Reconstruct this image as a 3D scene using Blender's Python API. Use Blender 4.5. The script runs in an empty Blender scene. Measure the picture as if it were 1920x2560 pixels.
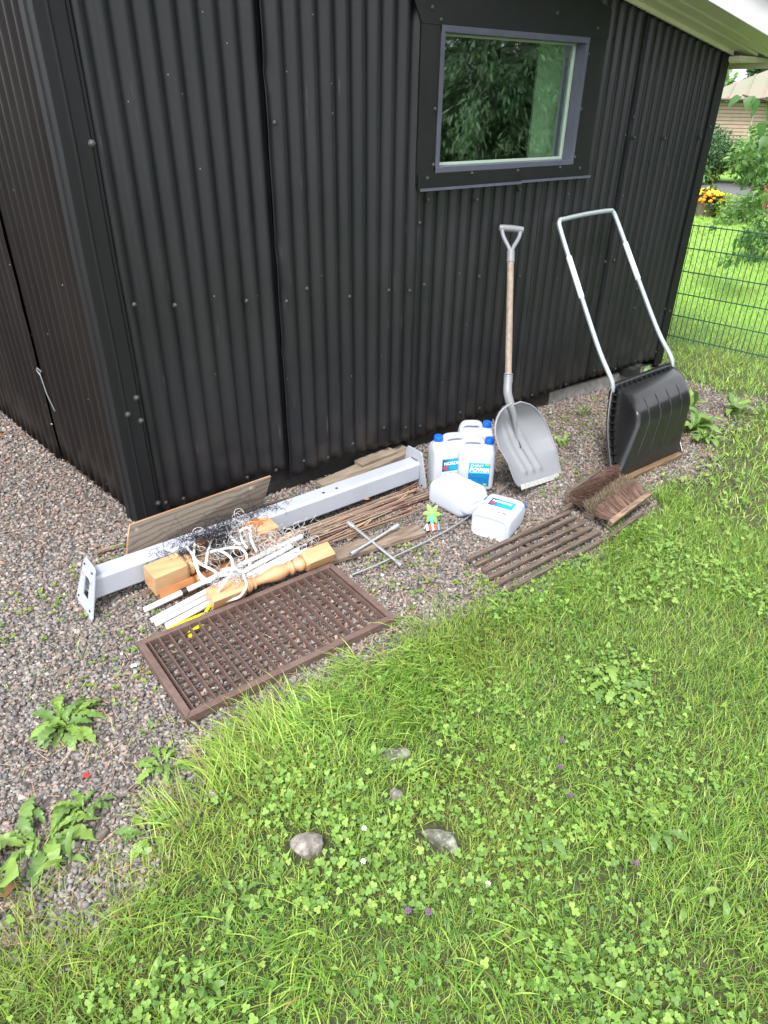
import bpy, math, random
import numpy as np
from mathutils import Vector, Matrix
rnd = random.Random(7); rng = np.random.default_rng(11)
S = bpy.context.scene; COL = S.collection
PI = math.pi
# ------------------------------------------------------------------ camera
cd = bpy.data.cameras.new('camera'); cam = bpy.data.objects.new('camera', cd); COL.objects.link(cam); S.camera = cam
cd.sensor_fit = 'VERTICAL'; cd.sensor_height = 36.0; cd.lens = 36.0*1726/2560; cd.clip_start = .05; cd.clip_end = 600
R = Matrix(((.79798, .30258, -.52144), (-.60258, .41700, -.68049), (.01144, .85708, .51506)))
vz = Vector((920-960, -(4150-1280), -1726)); vx = Vector((3600-960, -(279-1280), -1726))
Zc = (-vz).normalized(); Xc = (vx-Zc*vx.dot(Zc)).normalized(); Yc = Zc.cross(Xc)
R = Matrix((Xc, Yc, Zc))
cam.matrix_world = Matrix.Translation((0, 0, 1.7)) @ R.to_4x4()
# ------------------------------------------------------------------ world, sun, exposure
w = bpy.data.worlds.new('World'); S.world = w; w.use_nodes = True; wn = w.node_tree; wn.nodes.clear()
SUN_EL, SUN_AZ = math.radians(58), math.radians(215)      # azimuth measured anticlockwise from +X
sky = wn.nodes.new('ShaderNodeTexSky'); sky.sky_type = 'NISHITA'; sky.sun_disc = False
sky.sun_elevation = SUN_EL; sky.sun_rotation = PI/2-SUN_AZ; sky.air_density = 1.0; sky.dust_density = 6; sky.ozone_density = 1
hs = wn.nodes.new('ShaderNodeHueSaturation'); hs.inputs['Saturation'].default_value = .25
cl = wn.nodes.new('ShaderNodeMixRGB'); cl.inputs[0].default_value = .55; cl.inputs[2].default_value = (11.5, 12, 12.8, 1)
bg = wn.nodes.new('ShaderNodeBackground'); bg.inputs['Strength'].default_value = .11
wo = wn.nodes.new('ShaderNodeOutputWorld')
wn.links.new(sky.outputs[0], hs.inputs['Color']); wn.links.new(hs.outputs[0], cl.inputs[1]); wn.links.new(cl.outputs[0], bg.inputs[0]); wn.links.new(bg.outputs[0], wo.inputs[0])
sl = bpy.data.lights.new('sun', 'SUN'); sl.energy = 1.5; sl.angle = math.radians(12); sl.color = (1, .96, .9)
so = bpy.data.objects.new('sun', sl); COL.objects.link(so)
sd = Vector((math.cos(SUN_EL)*math.cos(SUN_AZ), math.cos(SUN_EL)*math.sin(SUN_AZ), math.sin(SUN_EL)))
so.rotation_euler = sd.to_track_quat('Z', 'Y').to_euler(); so.location = (0, 0, 8)
S.view_settings.view_transform = 'Standard'; S.view_settings.look = 'None'; S.view_settings.gamma = 1
S.view_settings.exposure = 1.25

# ================================================================== helpers
def mat(name, color=(.5, .5, .5), rough=.5, metal=0., spec=.5, noise=None, bump=None, attr=None, sub=0, trans=0, extra=None):
    m = bpy.data.materials.new(name); m.use_nodes = True; nt = m.node_tree; b = nt.nodes['Principled BSDF']
    b.inputs['Base Color'].default_value = (*color, 1); b.inputs['Roughness'].default_value = rough
    b.inputs['Metallic'].default_value = metal; b.inputs['Specular IOR Level'].default_value = spec
    L = nt.links.new; N = nt.nodes.new
    tc = N('ShaderNodeTexCoord'); col = None
    if attr:
        a = N('ShaderNodeAttribute'); a.attribute_name = attr; col = a.outputs['Color']
    if noise:                                   # (scale, other colour, lo, hi, stretch)
        mp = N('ShaderNodeMapping'); mp.inputs['Scale'].default_value = noise[4] if len(noise) > 4 else (1, 1, 1)
        L(tc.outputs['Object'], mp.inputs[0])
        nz = N('ShaderNodeTexNoise'); nz.inputs['Scale'].default_value = noise[0]; nz.inputs['Detail'].default_value = 6; nz.inputs['Roughness'].default_value = .65
        L(mp.outputs[0], nz.inputs[0])
        rp = N('ShaderNodeValToRGB'); rp.color_ramp.elements[0].position = noise[2]; rp.color_ramp.elements[1].position = noise[3]
        L(nz.outputs[0], rp.inputs[0])
        mx = N('ShaderNodeMixRGB'); L(rp.outputs[0], mx.inputs[0]); mx.inputs[1].default_value = (*color, 1); mx.inputs[2].default_value = (*noise[1], 1)
        if col: L(col, mx.inputs[1])
        col = mx.outputs[0]
    if col: L(col, b.inputs['Base Color'])
    if bump:                                    # (scale, strength, distance, stretch)
        mp = N('ShaderNodeMapping'); mp.inputs['Scale'].default_value = bump[3] if len(bump) > 3 else (1, 1, 1)
        L(tc.outputs['Object'], mp.inputs[0])
        nz = N('ShaderNodeTexNoise'); nz.inputs['Scale'].default_value = bump[0]; nz.inputs['Detail'].default_value = 5
        L(mp.outputs[0], nz.inputs[0]); bp = N('ShaderNodeBump'); bp.inputs['Strength'].default_value = bump[1]; bp.inputs['Distance'].default_value = bump[2]
        L(nz.outputs[0], bp.inputs['Height']); L(bp.outputs[0], b.inputs['Normal'])
    if trans:
        tr = N('ShaderNodeBsdfTranslucent'); ms = N('ShaderNodeMixShader'); ms.inputs[0].default_value = trans
        if col: L(col, tr.inputs[0])
        else: tr.inputs[0].default_value = (*color, 1)
        L(b.outputs[0], ms.inputs[1]); L(tr.outputs[0], ms.inputs[2]); L(ms.outputs[0], nt.nodes['Material Output'].inputs[0])
    if extra: extra(nt, b, tc)
    return m

class MB:
    def __init__(s): s.v = []; s.f = []
    def add(s, v, f):
        o = len(s.v); s.v += [tuple(p) for p in v]; s.f += [tuple(i+o for i in q) for q in f]; return s
    def box(s, c, d, rz=0, M=None):
        hx, hy, hz = d[0]/2, d[1]/2, d[2]/2
        m = Matrix.Translation(c) @ (M.to_4x4() if M else Matrix.Rotation(rz, 4, 'Z'))
        v = [m @ Vector((x, y, z)) for x in (-hx, hx) for y in (-hy, hy) for z in (-hz, hz)]
        return s.add(v, [(0, 1, 3, 2), (4, 6, 7, 5), (0, 4, 5, 1), (2, 3, 7, 6), (0, 2, 6, 4), (1, 5, 7, 3)])
    def bar(s, a, b, wd, ht, up=(0, 0, 1)):         # box from a to b
        a, b = Vector(a), Vector(b); x = (b-a).normalized(); up = Vector(up); y = up.cross(x).normalized(); z = x.cross(y)
        return s.box((a+b)/2, ((b-a).length, wd, ht), M=Matrix((x, y, z)).transposed())
    def tube(s, P, r, n=8, caps=True, flat=None):
        P = [Vector(p) for p in P]; k = len(P); rr = r if hasattr(r, '__len__') else [r]*k
        t0 = (P[1]-P[0]).normalized(); u = t0.orthogonal().normalized()
        if flat: u = (Vector(flat)-t0*t0.dot(Vector(flat))).normalized()
        V = []
        for i in range(k):
            t = (P[min(i+1, k-1)]-P[max(i-1, 0)]).normalized(); u = (u-t*t.dot(u))
            u = u.normalized() if u.length > 1e-6 else t.orthogonal().normalized(); w_ = t.cross(u)
            for j in range(n):
                a = 2*PI*j/n; V.append(P[i]+(u*math.cos(a)+w_*math.sin(a))*rr[i])
        F = [(i*n+j, i*n+(j+1) % n, (i+1)*n+(j+1) % n, (i+1)*n+j) for i in range(k-1) for j in range(n)]
        if caps: F += [tuple(range(n-1, -1, -1)), tuple((k-1)*n+j for j in range(n))]
        return s.add(V, F)
    def ribbon(s, P, wd, nrm, th=.0005):
        P = [Vector(p) for p in P]; k = len(P); V = []
        for i in range(k):
            t = (P[min(i+1, k-1)]-P[max(i-1, 0)]).normalized(); n = Vector(nrm[i] if hasattr(nrm[0], '__len__') else nrm)
            b = t.cross(n).normalized(); n = b.cross(t)
            V += [P[i]+b*wd/2+n*th, P[i]-b*wd/2+n*th, P[i]-b*wd/2-n*th, P[i]+b*wd/2-n*th]
        F = [(i*4+j, i*4+(j+1) % 4, i*4+4+(j+1) % 4, i*4+4+j) for i in range(k-1) for j in range(4)]
        return s.add(V, F+[(3, 2, 1, 0), tuple((k-1)*4+j for j in range(4))])
    def loft(s, rings, caps=True):
        n = len(rings[0]); V = [p for r in rings for p in r]; k = len(rings)
        F = [(i*n+j, i*n+(j+1) % n, (i+1)*n+(j+1) % n, (i+1)*n+j) for i in range(k-1) for j in range(n)]
        if caps: F += [tuple(range(n-1, -1, -1)), tuple((k-1)*n+j for j in range(n))]
        return s.add(V, F)
    def xf(s, M):
        s.v = [tuple(M @ Vector(p)) for p in s.v]; return s
    def build(s, name, m, parent=None, smooth=False, bevel=0, loc=None, kind=None, label=None, auto=40):
        me = bpy.data.meshes.new(name); off = Vector(loc) if loc else (parent_loc(parent) if parent else Vector((0, 0, 0)))
        me.from_pydata([tuple(Vector(p)-off) for p in s.v], [], s.f)
        me.materials.append(m); o = bpy.data.objects.new(name, me); COL.objects.link(o)
        if parent: o.parent = parent
        elif loc: o.location = off
        if smooth:
            for p in me.polygons: p.use_smooth = True
            me.set_sharp_from_angle(angle=math.radians(auto))
        if bevel:
            b = o.modifiers.new('bevel', 'BEVEL'); b.width = bevel; b.segments = 2; b.limit_method = 'ANGLE'; b.angle_limit = math.radians(35)
        if kind: o['kind'] = kind
        if label: o['label'] = label
        return o
def parent_loc(p):
    v = Vector((0, 0, 0))
    while p: v += p.location; p = p.parent
    return v
def thing(name, label, cat, loc, group=None):
    o = bpy.data.objects.new(name, None); COL.objects.link(o); o.location = loc; o.empty_display_size = .05
    o['label'] = label; o['category'] = cat
    if group: o['group'] = group
    return o
def tag(o, label, cat, group=None):
    o['label'] = label; o['category'] = cat
    if group: o['group'] = group
    return o
def link_copy(src, name, parent, M=None):
    c = bpy.data.objects.new(name, src.data if hasattr(src, 'data') else src); COL.objects.link(c); c.parent = parent
    if M is not None: c.matrix_local = M
    return c
def copy_tree(o, loc, rz, scale=1):
    r = o.copy(); COL.objects.link(r); r.location = loc; r.rotation_euler = (0, 0, rz); r.scale = (scale,)*3
    for ch in o.children:
        c = ch.copy(); COL.objects.link(c); c.parent = r
        for g in ch.children:
            d = g.copy(); COL.objects.link(d); d.parent = c
    return r
def mesh_np(name, V, F, m, col=None, kind=None, smooth=False, parent=None):
    """V (n,3), F (m,k) constant k"""
    me = bpy.data.meshes.new(name); V = np.ascontiguousarray(V, dtype=np.float32); F = np.ascontiguousarray(F, dtype=np.int32); k = F.shape[1]
    me.vertices.add(len(V)); me.vertices.foreach_set('co', V.ravel())
    me.loops.add(F.size); me.loops.foreach_set('vertex_index', F.ravel())
    me.polygons.add(len(F)); me.polygons.foreach_set('loop_start', np.arange(0, F.size, k, dtype=np.int32)); me.polygons.foreach_set('loop_total', np.full(len(F), k, dtype=np.int32))
    if smooth: me.polygons.foreach_set('use_smooth', np.ones(len(F), dtype=bool))
    me.update(calc_edges=True)
    if col is not None:
        a = me.color_attributes.new('col', 'FLOAT_COLOR', 'POINT'); c = np.ones((len(V), 4), dtype=np.float32); c[:, :3] = col; a.data.foreach_set('color', c.ravel())
    me.materials.append(m); o = bpy.data.objects.new(name, me); COL.objects.link(o)
    if kind: o['kind'] = kind
    if parent: o.parent = parent
    return o
def spline(P, n=8):                                   # Catmull-Rom
    P = [Vector(p) for p in P]; Q = [P[0]*2-P[1]]+P+[P[-1]*2-P[-2]]; out = []
    for i in range(1, len(Q)-2):
        a, b, c, d = Q[i-1:i+3]
        for j in range(n):
            t = j/n; out.append(.5*((2*b)+(c-a)*t+(2*a-5*b+4*c-d)*t*t+(3*b-a-3*c+d)*t**3))
    return out+[P[-1]]
def vnoise(x, y, s, seed=0):                          # cheap smooth value noise, vectorised
    x = np.asarray(x, float)*s+seed*17.3; y = np.asarray(y, float)*s+seed*9.1
    xi = np.floor(x); yi = np.floor(y); fx = x-xi; fy = y-yi; fx = fx*fx*(3-2*fx); fy = fy*fy*(3-2*fy)
    h = lambda a, b: np.modf(np.abs(np.sin(a*127.1+b*311.7+seed)*43758.5453))[0]
    return (h(xi, yi)*(1-fx)+h(xi+1, yi)*fx)*(1-fy)+(h(xi, yi+1)*(1-fx)+h(xi+1, yi+1)*fx)*fy

# ------------------------------------------------------------------ ground shape and cover
BX = np.array([-6, -1.5, -.14, 0, .12, .27, .49, .84, 1.16, 1.47, 1.80, 2.05, 2.37, 2.67, 3.25, 3.7, 4.09, 4.5, 9])
BY = np.array([1.5, 1.36, 1.216, 1.17, 1.19, 1.32, 1.40, 1.455, 1.47, 1.47, 1.42, 1.47, 1.50, 1.54, 1.64, 1.74, 1.80, 2.0, 2.6])
def gravel_d(x, y):
    """signed measure, > 0 on gravel (metres from the lawn edge, roughly)"""
    d1 = y-np.interp(x, BX, BY); d2 = np.interp(y, [1.5, 2.0, 2.4, 3, 8], [4.75, 4.5, 4.5, 4.75, 4.8])-x
    d = np.minimum(d1, d2); return d+(vnoise(x, y, 9, 3)-.5)*.16+(vnoise(x, y, 2.5, 5)-.5)*.1
LW0 = np.array([.718, 2.69]); LW1 = np.array([.50, 4.378]); LWd = (LW1-LW0)/np.linalg.norm(LW1-LW0)
def ground_h(x, y):
    x = np.asarray(x, float); y = np.asarray(y, float)
    t = np.clip((x-LW0[0])*LWd[0]+(y-LW0[1])*LWd[1], 0, 9)
    d = np.hypot(x-LW0[0]-LWd[0]*t, y-LW0[1]-LWd[1]*t)
    h = .085*np.exp(-(d/.33)**2)
    h += .012*(vnoise(x, y, 3, 1)-.5)+.006*(vnoise(x, y, 11, 2)-.5)
    h -= .03*np.clip((x-3.2)/.8, 0, 1)*np.clip((y-2.1)/.5, 0, 1)
    lawn = np.clip(-gravel_d(x, y)/.1, 0, 1); h += lawn*.004
    return h-.004
def gh(x, y): return float(ground_h(x, y))

# ================================================================== materials
M_black = mat('black_sheet_metal', (.0075, .008, .0095), .52, spec=.28, noise=(2.2, (.015, .015, .017), .45, .85, (3, 3, .35)), bump=(55, .25, .0006, (1, 1, .25)))
def streaks(nt, b, tc):
    N = nt.nodes.new; L = nt.links.new
    mp = N('ShaderNodeMapping'); mp.inputs['Scale'].default_value = (60, 60, 5); L(tc.outputs['Object'], mp.inputs[0])
    nz = N('ShaderNodeTexNoise'); nz.inputs['Scale'].default_value = 1; nz.inputs['Detail'].default_value = 3; L(mp.outputs[0], nz.inputs[0])
    r = N('ShaderNodeValToRGB'); r.color_ramp.elements[0].position = .7; r.color_ramp.elements[1].position = .82; L(nz.outputs[0], r.inputs[0])
    mx = N('ShaderNodeMixRGB'); mx.inputs[2].default_value = (.13, .12, .11, 1)
    old = b.inputs['Base Color'].links[0].from_socket; L(old, mx.inputs[1]); m2 = N('ShaderNodeMath'); m2.operation = 'MULTIPLY'; m2.inputs[1].default_value = .6; L(r.outputs[0], m2.inputs[0]); L(m2.outputs[0], mx.inputs[0])
    sx = N('ShaderNodeSeparateXYZ'); L(tc.outputs['Object'], sx.inputs[0]); n4 = N('ShaderNodeTexNoise'); n4.inputs['Scale'].default_value = 7; n4.inputs['Detail'].default_value = 8; L(tc.outputs['Object'], n4.inputs[0])
    mz = N('ShaderNodeMapRange'); mz.inputs[1].default_value = .45; mz.inputs[2].default_value = .08; mz.inputs[3].default_value = 0; mz.inputs[4].default_value = 1; L(sx.outputs[2], mz.inputs[0])
    r4 = N('ShaderNodeValToRGB'); r4.color_ramp.elements[0].position = .42; r4.color_ramp.elements[1].position = .72; L(n4.outputs[0], r4.inputs[0]); m4 = N('ShaderNodeMath'); m4.operation = 'MULTIPLY'; L(mz.outputs[0], m4.inputs[0]); L(r4.outputs[0], m4.inputs[1])
    m5 = N('ShaderNodeMixRGB'); m5.inputs[2].default_value = (.034, .029, .026, 1); L(m4.outputs[0], m5.inputs[0]); L(mx.outputs[0], m5.inputs[1]); L(m5.outputs[0], b.inputs['Base Color'])
    vo = N('ShaderNodeTexVoronoi'); vo.inputs['Scale'].default_value = 26; L(tc.outputs['Object'], vo.inputs[0]); sc = N('ShaderNodeSeparateColor'); L(vo.outputs['Color'], sc.inputs[0])
    a1 = N('ShaderNodeMath'); a1.operation = 'GREATER_THAN'; a1.inputs[1].default_value = .90; L(sc.outputs[0], a1.inputs[0]); a2 = N('ShaderNodeMath'); a2.operation = 'LESS_THAN'; a2.inputs[1].default_value = .075; L(vo.outputs['Distance'], a2.inputs[0])
    a3 = N('ShaderNodeMath'); a3.operation = 'MULTIPLY'; L(a1.outputs[0], a3.inputs[0]); L(a2.outputs[0], a3.inputs[1]); m6 = N('ShaderNodeMixRGB'); m6.inputs[2].default_value = (.20, .19, .17, 1); L(a3.outputs[0], m6.inputs[0]); L(m5.outputs[0], m6.inputs[1]); L(m6.outputs[0], b.inputs['Base Color'])
    n2 = N('ShaderNodeTexNoise'); n2.inputs['Scale'].default_value = 3.5; n2.inputs['Detail'].default_value = 6; L(tc.outputs['Object'], n2.inputs[0])
    mr = N('ShaderNodeMapRange'); mr.inputs[3].default_value = .3; mr.inputs[4].default_value = .55; L(n2.outputs[0], mr.inputs[0]); L(mr.outputs[0], b.inputs['Roughness'])
M_sheet = mat('black_corrugated_metal', (.0085, .0090, .0118), .4, spec=.5, noise=(1.6, (.0195, .0188, .0225), .42, .8, (3, 3, .5)), bump=(70, .15, .0005, (1, 1, .3)), extra=streaks)
M_sheetL = mat('brown_black_corrugated_metal', (.0105, .0088, .0086), .55, spec=.16, noise=(1.6, (.018, .0152, .0140), .42, .8, (3, 3, .5)), bump=(70, .15, .0005, (1, 1, .3)), extra=streaks)
M_dark = mat('tarred_skirting', (.012, .012, .012), .7, noise=(14, (.04, .038, .035), .5, .8), bump=(60, .4, .002))
M_flash = mat('black_flashing', (.011, .0115, .013), .45, spec=.4, noise=(5, (.021, .021, .021), .5, .8, (1, 1, .5)), bump=(40, .2, .0006))
M_frame = mat('grey_blue_window_frame', (.085, .09, .125), .4, noise=(8, (.12, .125, .165), .5, .8))
M_screw = mat('screw_head', (.13, .13, .135), .35, metal=.7, noise=(60, (.04, .04, .04), .4, .7))
M_greenpaint = mat('pale_green_paint', (.78, .78, .60), .6, noise=(4, (.70, .70, .52), .4, .8), bump=(50, .2, .0006))
M_whitepaint = mat('white_board_paint', (.74, .72, .74), .5, noise=(6, (.66, .64, .65), .5, .9), bump=(60, .15, .0005))
M_concrete = mat('rough_concrete', (.33, .32, .30), .9, noise=(18, (.16, .155, .15), .4, .75), bump=(35, .8, .008))
M_beam = mat('grey_white_coated_steel', (.40, .42, .48), .42, noise=(3.5, (.34, .36, .41), .45, .8), bump=(90, .1, .0003))
M_rust = mat('rust_stain', (.30, .17, .07), .8)
M_hole = mat('dark_hole', (.01, .01, .01), .9)
M_twig = mat('brown_twig_bark', (.2, .12, .08), .75, attr='col', noise=(45, (.34, .27, .2), .55, .72, (1, 1, 1)), bump=(120, .5, .001))
def woodmat(name, c1, c2, scale=9, stretch=(1, 14, 14), rough=.65, bump=.4, spec=.4):
    def ex(nt, b, tc):
        N = nt.nodes.new; L = nt.links.new
        mp = N('ShaderNodeMapping'); mp.inputs['Scale'].default_value = stretch; L(tc.outputs['Object'], mp.inputs[0])
        nz = N('ShaderNodeTexNoise'); nz.inputs['Scale'].default_value = scale; nz.inputs['Detail'].default_value = 5; nz.inputs['Distortion'].default_value = .6; L(mp.outputs[0], nz.inputs[0])
        r = N('ShaderNodeValToRGB'); r.color_ramp.elements[0].color = (*c1, 1); r.color_ramp.elements[1].color = (*c2, 1); r.color_ramp.elements[0].position = .36; r.color_ramp.elements[1].position = .64
        L(nz.outputs[0], r.inputs[0]); L(r.outputs[0], b.inputs['Base Color'])
        bp = N('ShaderNodeBump'); bp.inputs['Strength'].default_value = bump; bp.inputs['Distance'].default_value = .001; L(nz.outputs[0], bp.inputs['Height']); L(bp.outputs[0], b.inputs['Normal'])
    return mat(name, c1, rough, spec=spec, extra=ex)
M_pine = woodmat('varnished_pine', (.46, .255, .125), (.55, .34, .18), 3.0, (1.2, 9, 9), .35, .12)
M_pine2 = woodmat('varnished_pine_reddish', (.34, .135, .045), (.43, .20, .08), 3.0, (1.2, 9, 9), .35, .12)
M_greywood = woodmat('weathered_board', (.13, .095, .07), (.26, .20, .155), 5, (1.5, 16, 16), .8, .6)
M_oldwood = woodmat('dark_weathered_wood', (.075, .055, .045), (.165, .125, .10), 6, (2, 20, 20), .85, .6)
M_palewood = woodmat('pale_damp_wood', (.17, .135, .10), (.28, .23, .175), 4, (1.5, 14, 14), .85, .5)
M_brownplank = woodmat('brown_plank', (.12, .075, .045), (.19, .125, .075), 5, (1.5, 16, 16), .7, .5)
M_handle = woodmat('pale_handle_wood', (.20, .155, .125), (.30, .24, .195), 7, (10, 10, 1), .6, .3)
def plyface(nt, b, tc):
    N = nt.nodes.new; L = nt.links.new
    mp = N('ShaderNodeMapping'); mp.inputs['Scale'].default_value = (1.6, 3, 7); mp.inputs['Rotation'].default_value = (0, .12, 0); L(tc.outputs['Object'], mp.inputs[0])
    wv = N('ShaderNodeTexWave'); wv.bands_direction = 'Z'; wv.inputs['Scale'].default_value = 1.6; wv.inputs['Distortion'].default_value = 16; wv.inputs['Detail'].default_value = 4; wv.inputs['Detail Scale'].default_value = .9; L(mp.outputs[0], wv.inputs[0])
    r = N('ShaderNodeValToRGB'); e = r.color_ramp.elements; e[0].color = (.115, .092, .072, 1); e[1].color = (.185, .150, .122, 1); e[0].position = .05; e[1].position = .5; L(wv.outputs[0], r.inputs[0])
    vo = N('ShaderNodeTexVoronoi'); vo.inputs['Scale'].default_value = 26; L(tc.outputs['Object'], vo.inputs[0])
    rr = N('ShaderNodeValToRGB'); rr.color_ramp.elements[0].position = .16; rr.color_ramp.elements[0].color = (1, 1, 1, 1); rr.color_ramp.elements[1].position = .3; rr.color_ramp.elements[1].color = (0, 0, 0, 1); L(vo.outputs['Distance'], rr.inputs[0])
    n2 = N('ShaderNodeTexNoise'); n2.inputs['Scale'].default_value = 4.5; L(tc.outputs['Object'], n2.inputs[0]); r2 = N('ShaderNodeValToRGB'); r2.color_ramp.elements[0].position = .52; r2.color_ramp.elements[1].position = .62; L(n2.outputs[0], r2.inputs[0])
    mu = N('ShaderNodeMath'); mu.operation = 'MULTIPLY'; L(rr.outputs[0], mu.inputs[0]); L(r2.outputs[0], mu.inputs[1])
    mx = N('ShaderNodeMixRGB'); L(mu.outputs[0], mx.inputs[0]); L(r.outputs[0], mx.inputs[1]); mx.inputs[2].default_value = (.36, .31, .24, 1); L(mx.outputs[0], b.inputs['Base Color'])
M_ply = mat('weathered_plywood', (.2, .15, .1), .75, extra=plyface)
def plyedge(nt, b, tc):
    N = nt.nodes.new; L = nt.links.new
    sx = N('ShaderNodeSeparateXYZ'); L(tc.outputs['Generated'], sx.inputs[0]); mu = N('ShaderNodeMath'); mu.operation = 'MULTIPLY'; mu.inputs[1].default_value = 18; L(sx.outputs[1], mu.inputs[0])
    sn = N('ShaderNodeMath'); sn.operation = 'SINE'; L(mu.outputs[0], sn.inputs[0]); r = N('ShaderNodeValToRGB'); r.color_ramp.elements[0].color = (.30, .15, .08, 1); r.color_ramp.elements[1].color = (.52, .34, .22, 1); L(sn.outputs[0], r.inputs[0]); L(r.outputs[0], b.inputs['Base Color'])
M_plyedge = mat('plywood_edge_layers', (.5, .3, .2), .7, extra=plyedge)
M_tube = mat('white_plastic_tube', (.62, .62, .62), .3, noise=(7, (.70, .70, .68), .5, .8))
M_tape = mat('white_woven_tape', (.68, .68, .69), .7, noise=(12, (.56, .56, .56), .45, .8), trans=.15)
M_net = mat('black_net_cord', (.022, .022, .030), .6)
M_netw = mat('white_net_cord', (.6, .6, .6), .6)
M_blackpl = mat('black_plastic', (.015, .015, .015), .4)
M_yellow = mat('yellow_plastic', (.80, .74, .0), .35)
M_rustgrate = mat('brown_rusted_steel', (.115, .070, .058), .58, metal=.1, noise=(16, (.175, .120, .105), .35, .75), bump=(110, .5, .0008))
M_chrome = mat('chrome_steel', (.62, .63, .65), .32, metal=.75, noise=(20, (.4, .4, .42), .5, .8))
M_galv = mat('galvanised_rod', (.46, .48, .50), .38, metal=.7, noise=(30, (.3, .31, .33), .5, .8))
M_alu = mat('grey_green_metal_tube', (.40, .46, .48), .36, metal=.4, noise=(6, (.33, .39, .41), .5, .8))
M_foam = mat('white_foam_sleeve', (.66, .70, .70), .6)
M_canister = mat('milky_plastic', (.70, .74, .82), .38, spec=.4, noise=(5, (.76, .78, .84), .4, .8), trans=.35)
M_cap = mat('blue_plastic', (.008, .115, .62), .35)
M_label = mat('label_blue', (.01, .16, .42), .35)
def gradblue(nt, b, tc):
    N = nt.nodes.new; L = nt.links.new
    sx = N('ShaderNodeSeparateXYZ'); L(tc.outputs['Generated'], sx.inputs[0]); n = N('ShaderNodeTexNoise'); n.inputs['Scale'].default_value = 5; L(tc.outputs['Generated'], n.inputs[0])
    ad = N('ShaderNodeMath'); ad.operation = 'MULTIPLY_ADD'; L(n.outputs[0], ad.inputs[0]); ad.inputs[1].default_value = .8; L(sx.outputs[0], ad.inputs[2])
    r = N('ShaderNodeValToRGB'); e = r.color_ramp.elements; e[0].position = .35; e[0].color = (.006, .05, .16, 1); e[1].position = 1.0; e[1].color = (.02, .36, .66, 1); L(ad.outputs[0], r.inputs[0]); L(r.outputs[0], b.inputs['Base Color'])
M_labelg = mat('label_blue_gradient', (.01, .16, .42), .35, extra=gradblue)
M_labelt = mat('label_teal', (.02, .36, .55), .35)
M_labelw = mat('label_white', (.82, .83, .84), .4)
M_labelk = mat('label_black_print', (.02, .02, .03), .5)
M_labelr = mat('label_red_print', (.6, .05, .05), .5)
M_labelgr = mat('label_green_print', (.22, .62, .15), .5)
M_greyplastic = mat('grey_plastic', (.265, .27, .295), .34, spec=.5, noise=(5, (.30, .305, .33), .4, .8), bump=(60, .08, .0004))
M_greyplastic2 = mat('darker_grey_plastic', (.19, .195, .215), .42, noise=(9, (.235, .24, .26), .4, .8))
M_alublade = mat('bright_aluminium_edge', (.78, .78, .78), .4, metal=.5, noise=(40, (.6, .6, .6), .4, .7))
M_scoop = mat('black_shiny_plastic', (.013, .013, .014), .27, spec=.5, noise=(6, (.022, .022, .023), .4, .8), bump=(40, .1, .0006))
M_bristle = mat('brown_bristle', (.25, .15, .11), .8, attr='col')
M_toygreen = mat('green_toy_plastic', (.17, .55, .06), .45)
M_toyred = mat('red_toy_plastic', (.65, .10, .06), .45)
M_toywhite = mat('white_toy_plastic', (.8, .8, .8), .45)
M_toyblue = mat('blue_toy_plastic', (.1, .35, .65), .45)
M_fence = mat('dark_green_fence_wire', (.01, .075, .045), .4)
M_pebble = mat('granite_pebble', (.3, .3, .3), .8, attr='col', noise=(160, (.30, .27, .25), .45, .95), bump=(200, .3, .001))
M_stone = mat('field_stone', (.15, .13, .12), .85, noise=(45, (.34, .30, .27), .42, .62), bump=(60, 1, .006))
M_lichen = mat('grey_green_lichen_stone', (.095, .10, .075), .9, noise=(38, (.30, .30, .24), .46, .6), bump=(60, 1, .006))
M_grass = mat('grass_blade', (.1, .2, .03), .42, spec=.5, attr='col', trans=.42)
M_leaf = mat('leaf_green', (.1, .2, .03), .5, spec=.4, attr='col', trans=.35)
M_needle = mat('pine_needle', (.35, .17, .08), .8, attr='col')
M_bark = mat('tree_bark', (.12, .09, .07), .9, noise=(14, (.2, .17, .14), .4, .7, (1, 1, .3)), bump=(20, 1, .01, (1, 1, .3)))
M_asphalt = mat('asphalt', (.09, .09, .098), .9, noise=(60, (.13, .13, .135), .4, .7), bump=(200, .4, .003))
M_brickwall = mat('sand_brick', (.40, .30, .24), .9, noise=(9, (.46, .35, .28), .4, .7))
M_mortar = mat('brick_joint', (.20, .15, .12), .9)
M_roofg = mat('green_weathered_roof_metal', (.18, .205, .13), .6, noise=(2.4, (.25, .185, .14), .42, .6, (1, 1, 1)))
M_glassdark = mat('dark_glass', (.02, .02, .022), .1)
M_white = mat('white_trim', (.75, .75, .75), .5)
M_interior = mat('dim_interior_board', (.05, .05, .045), .9)
M_greenin = mat('pale_green_inside_wall', (.50, .66, .44), .8)
M_leafdry = mat('dry_leaf', (.26, .14, .07), .8, noise=(20, (.30, .15, .06), .4, .7))

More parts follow.
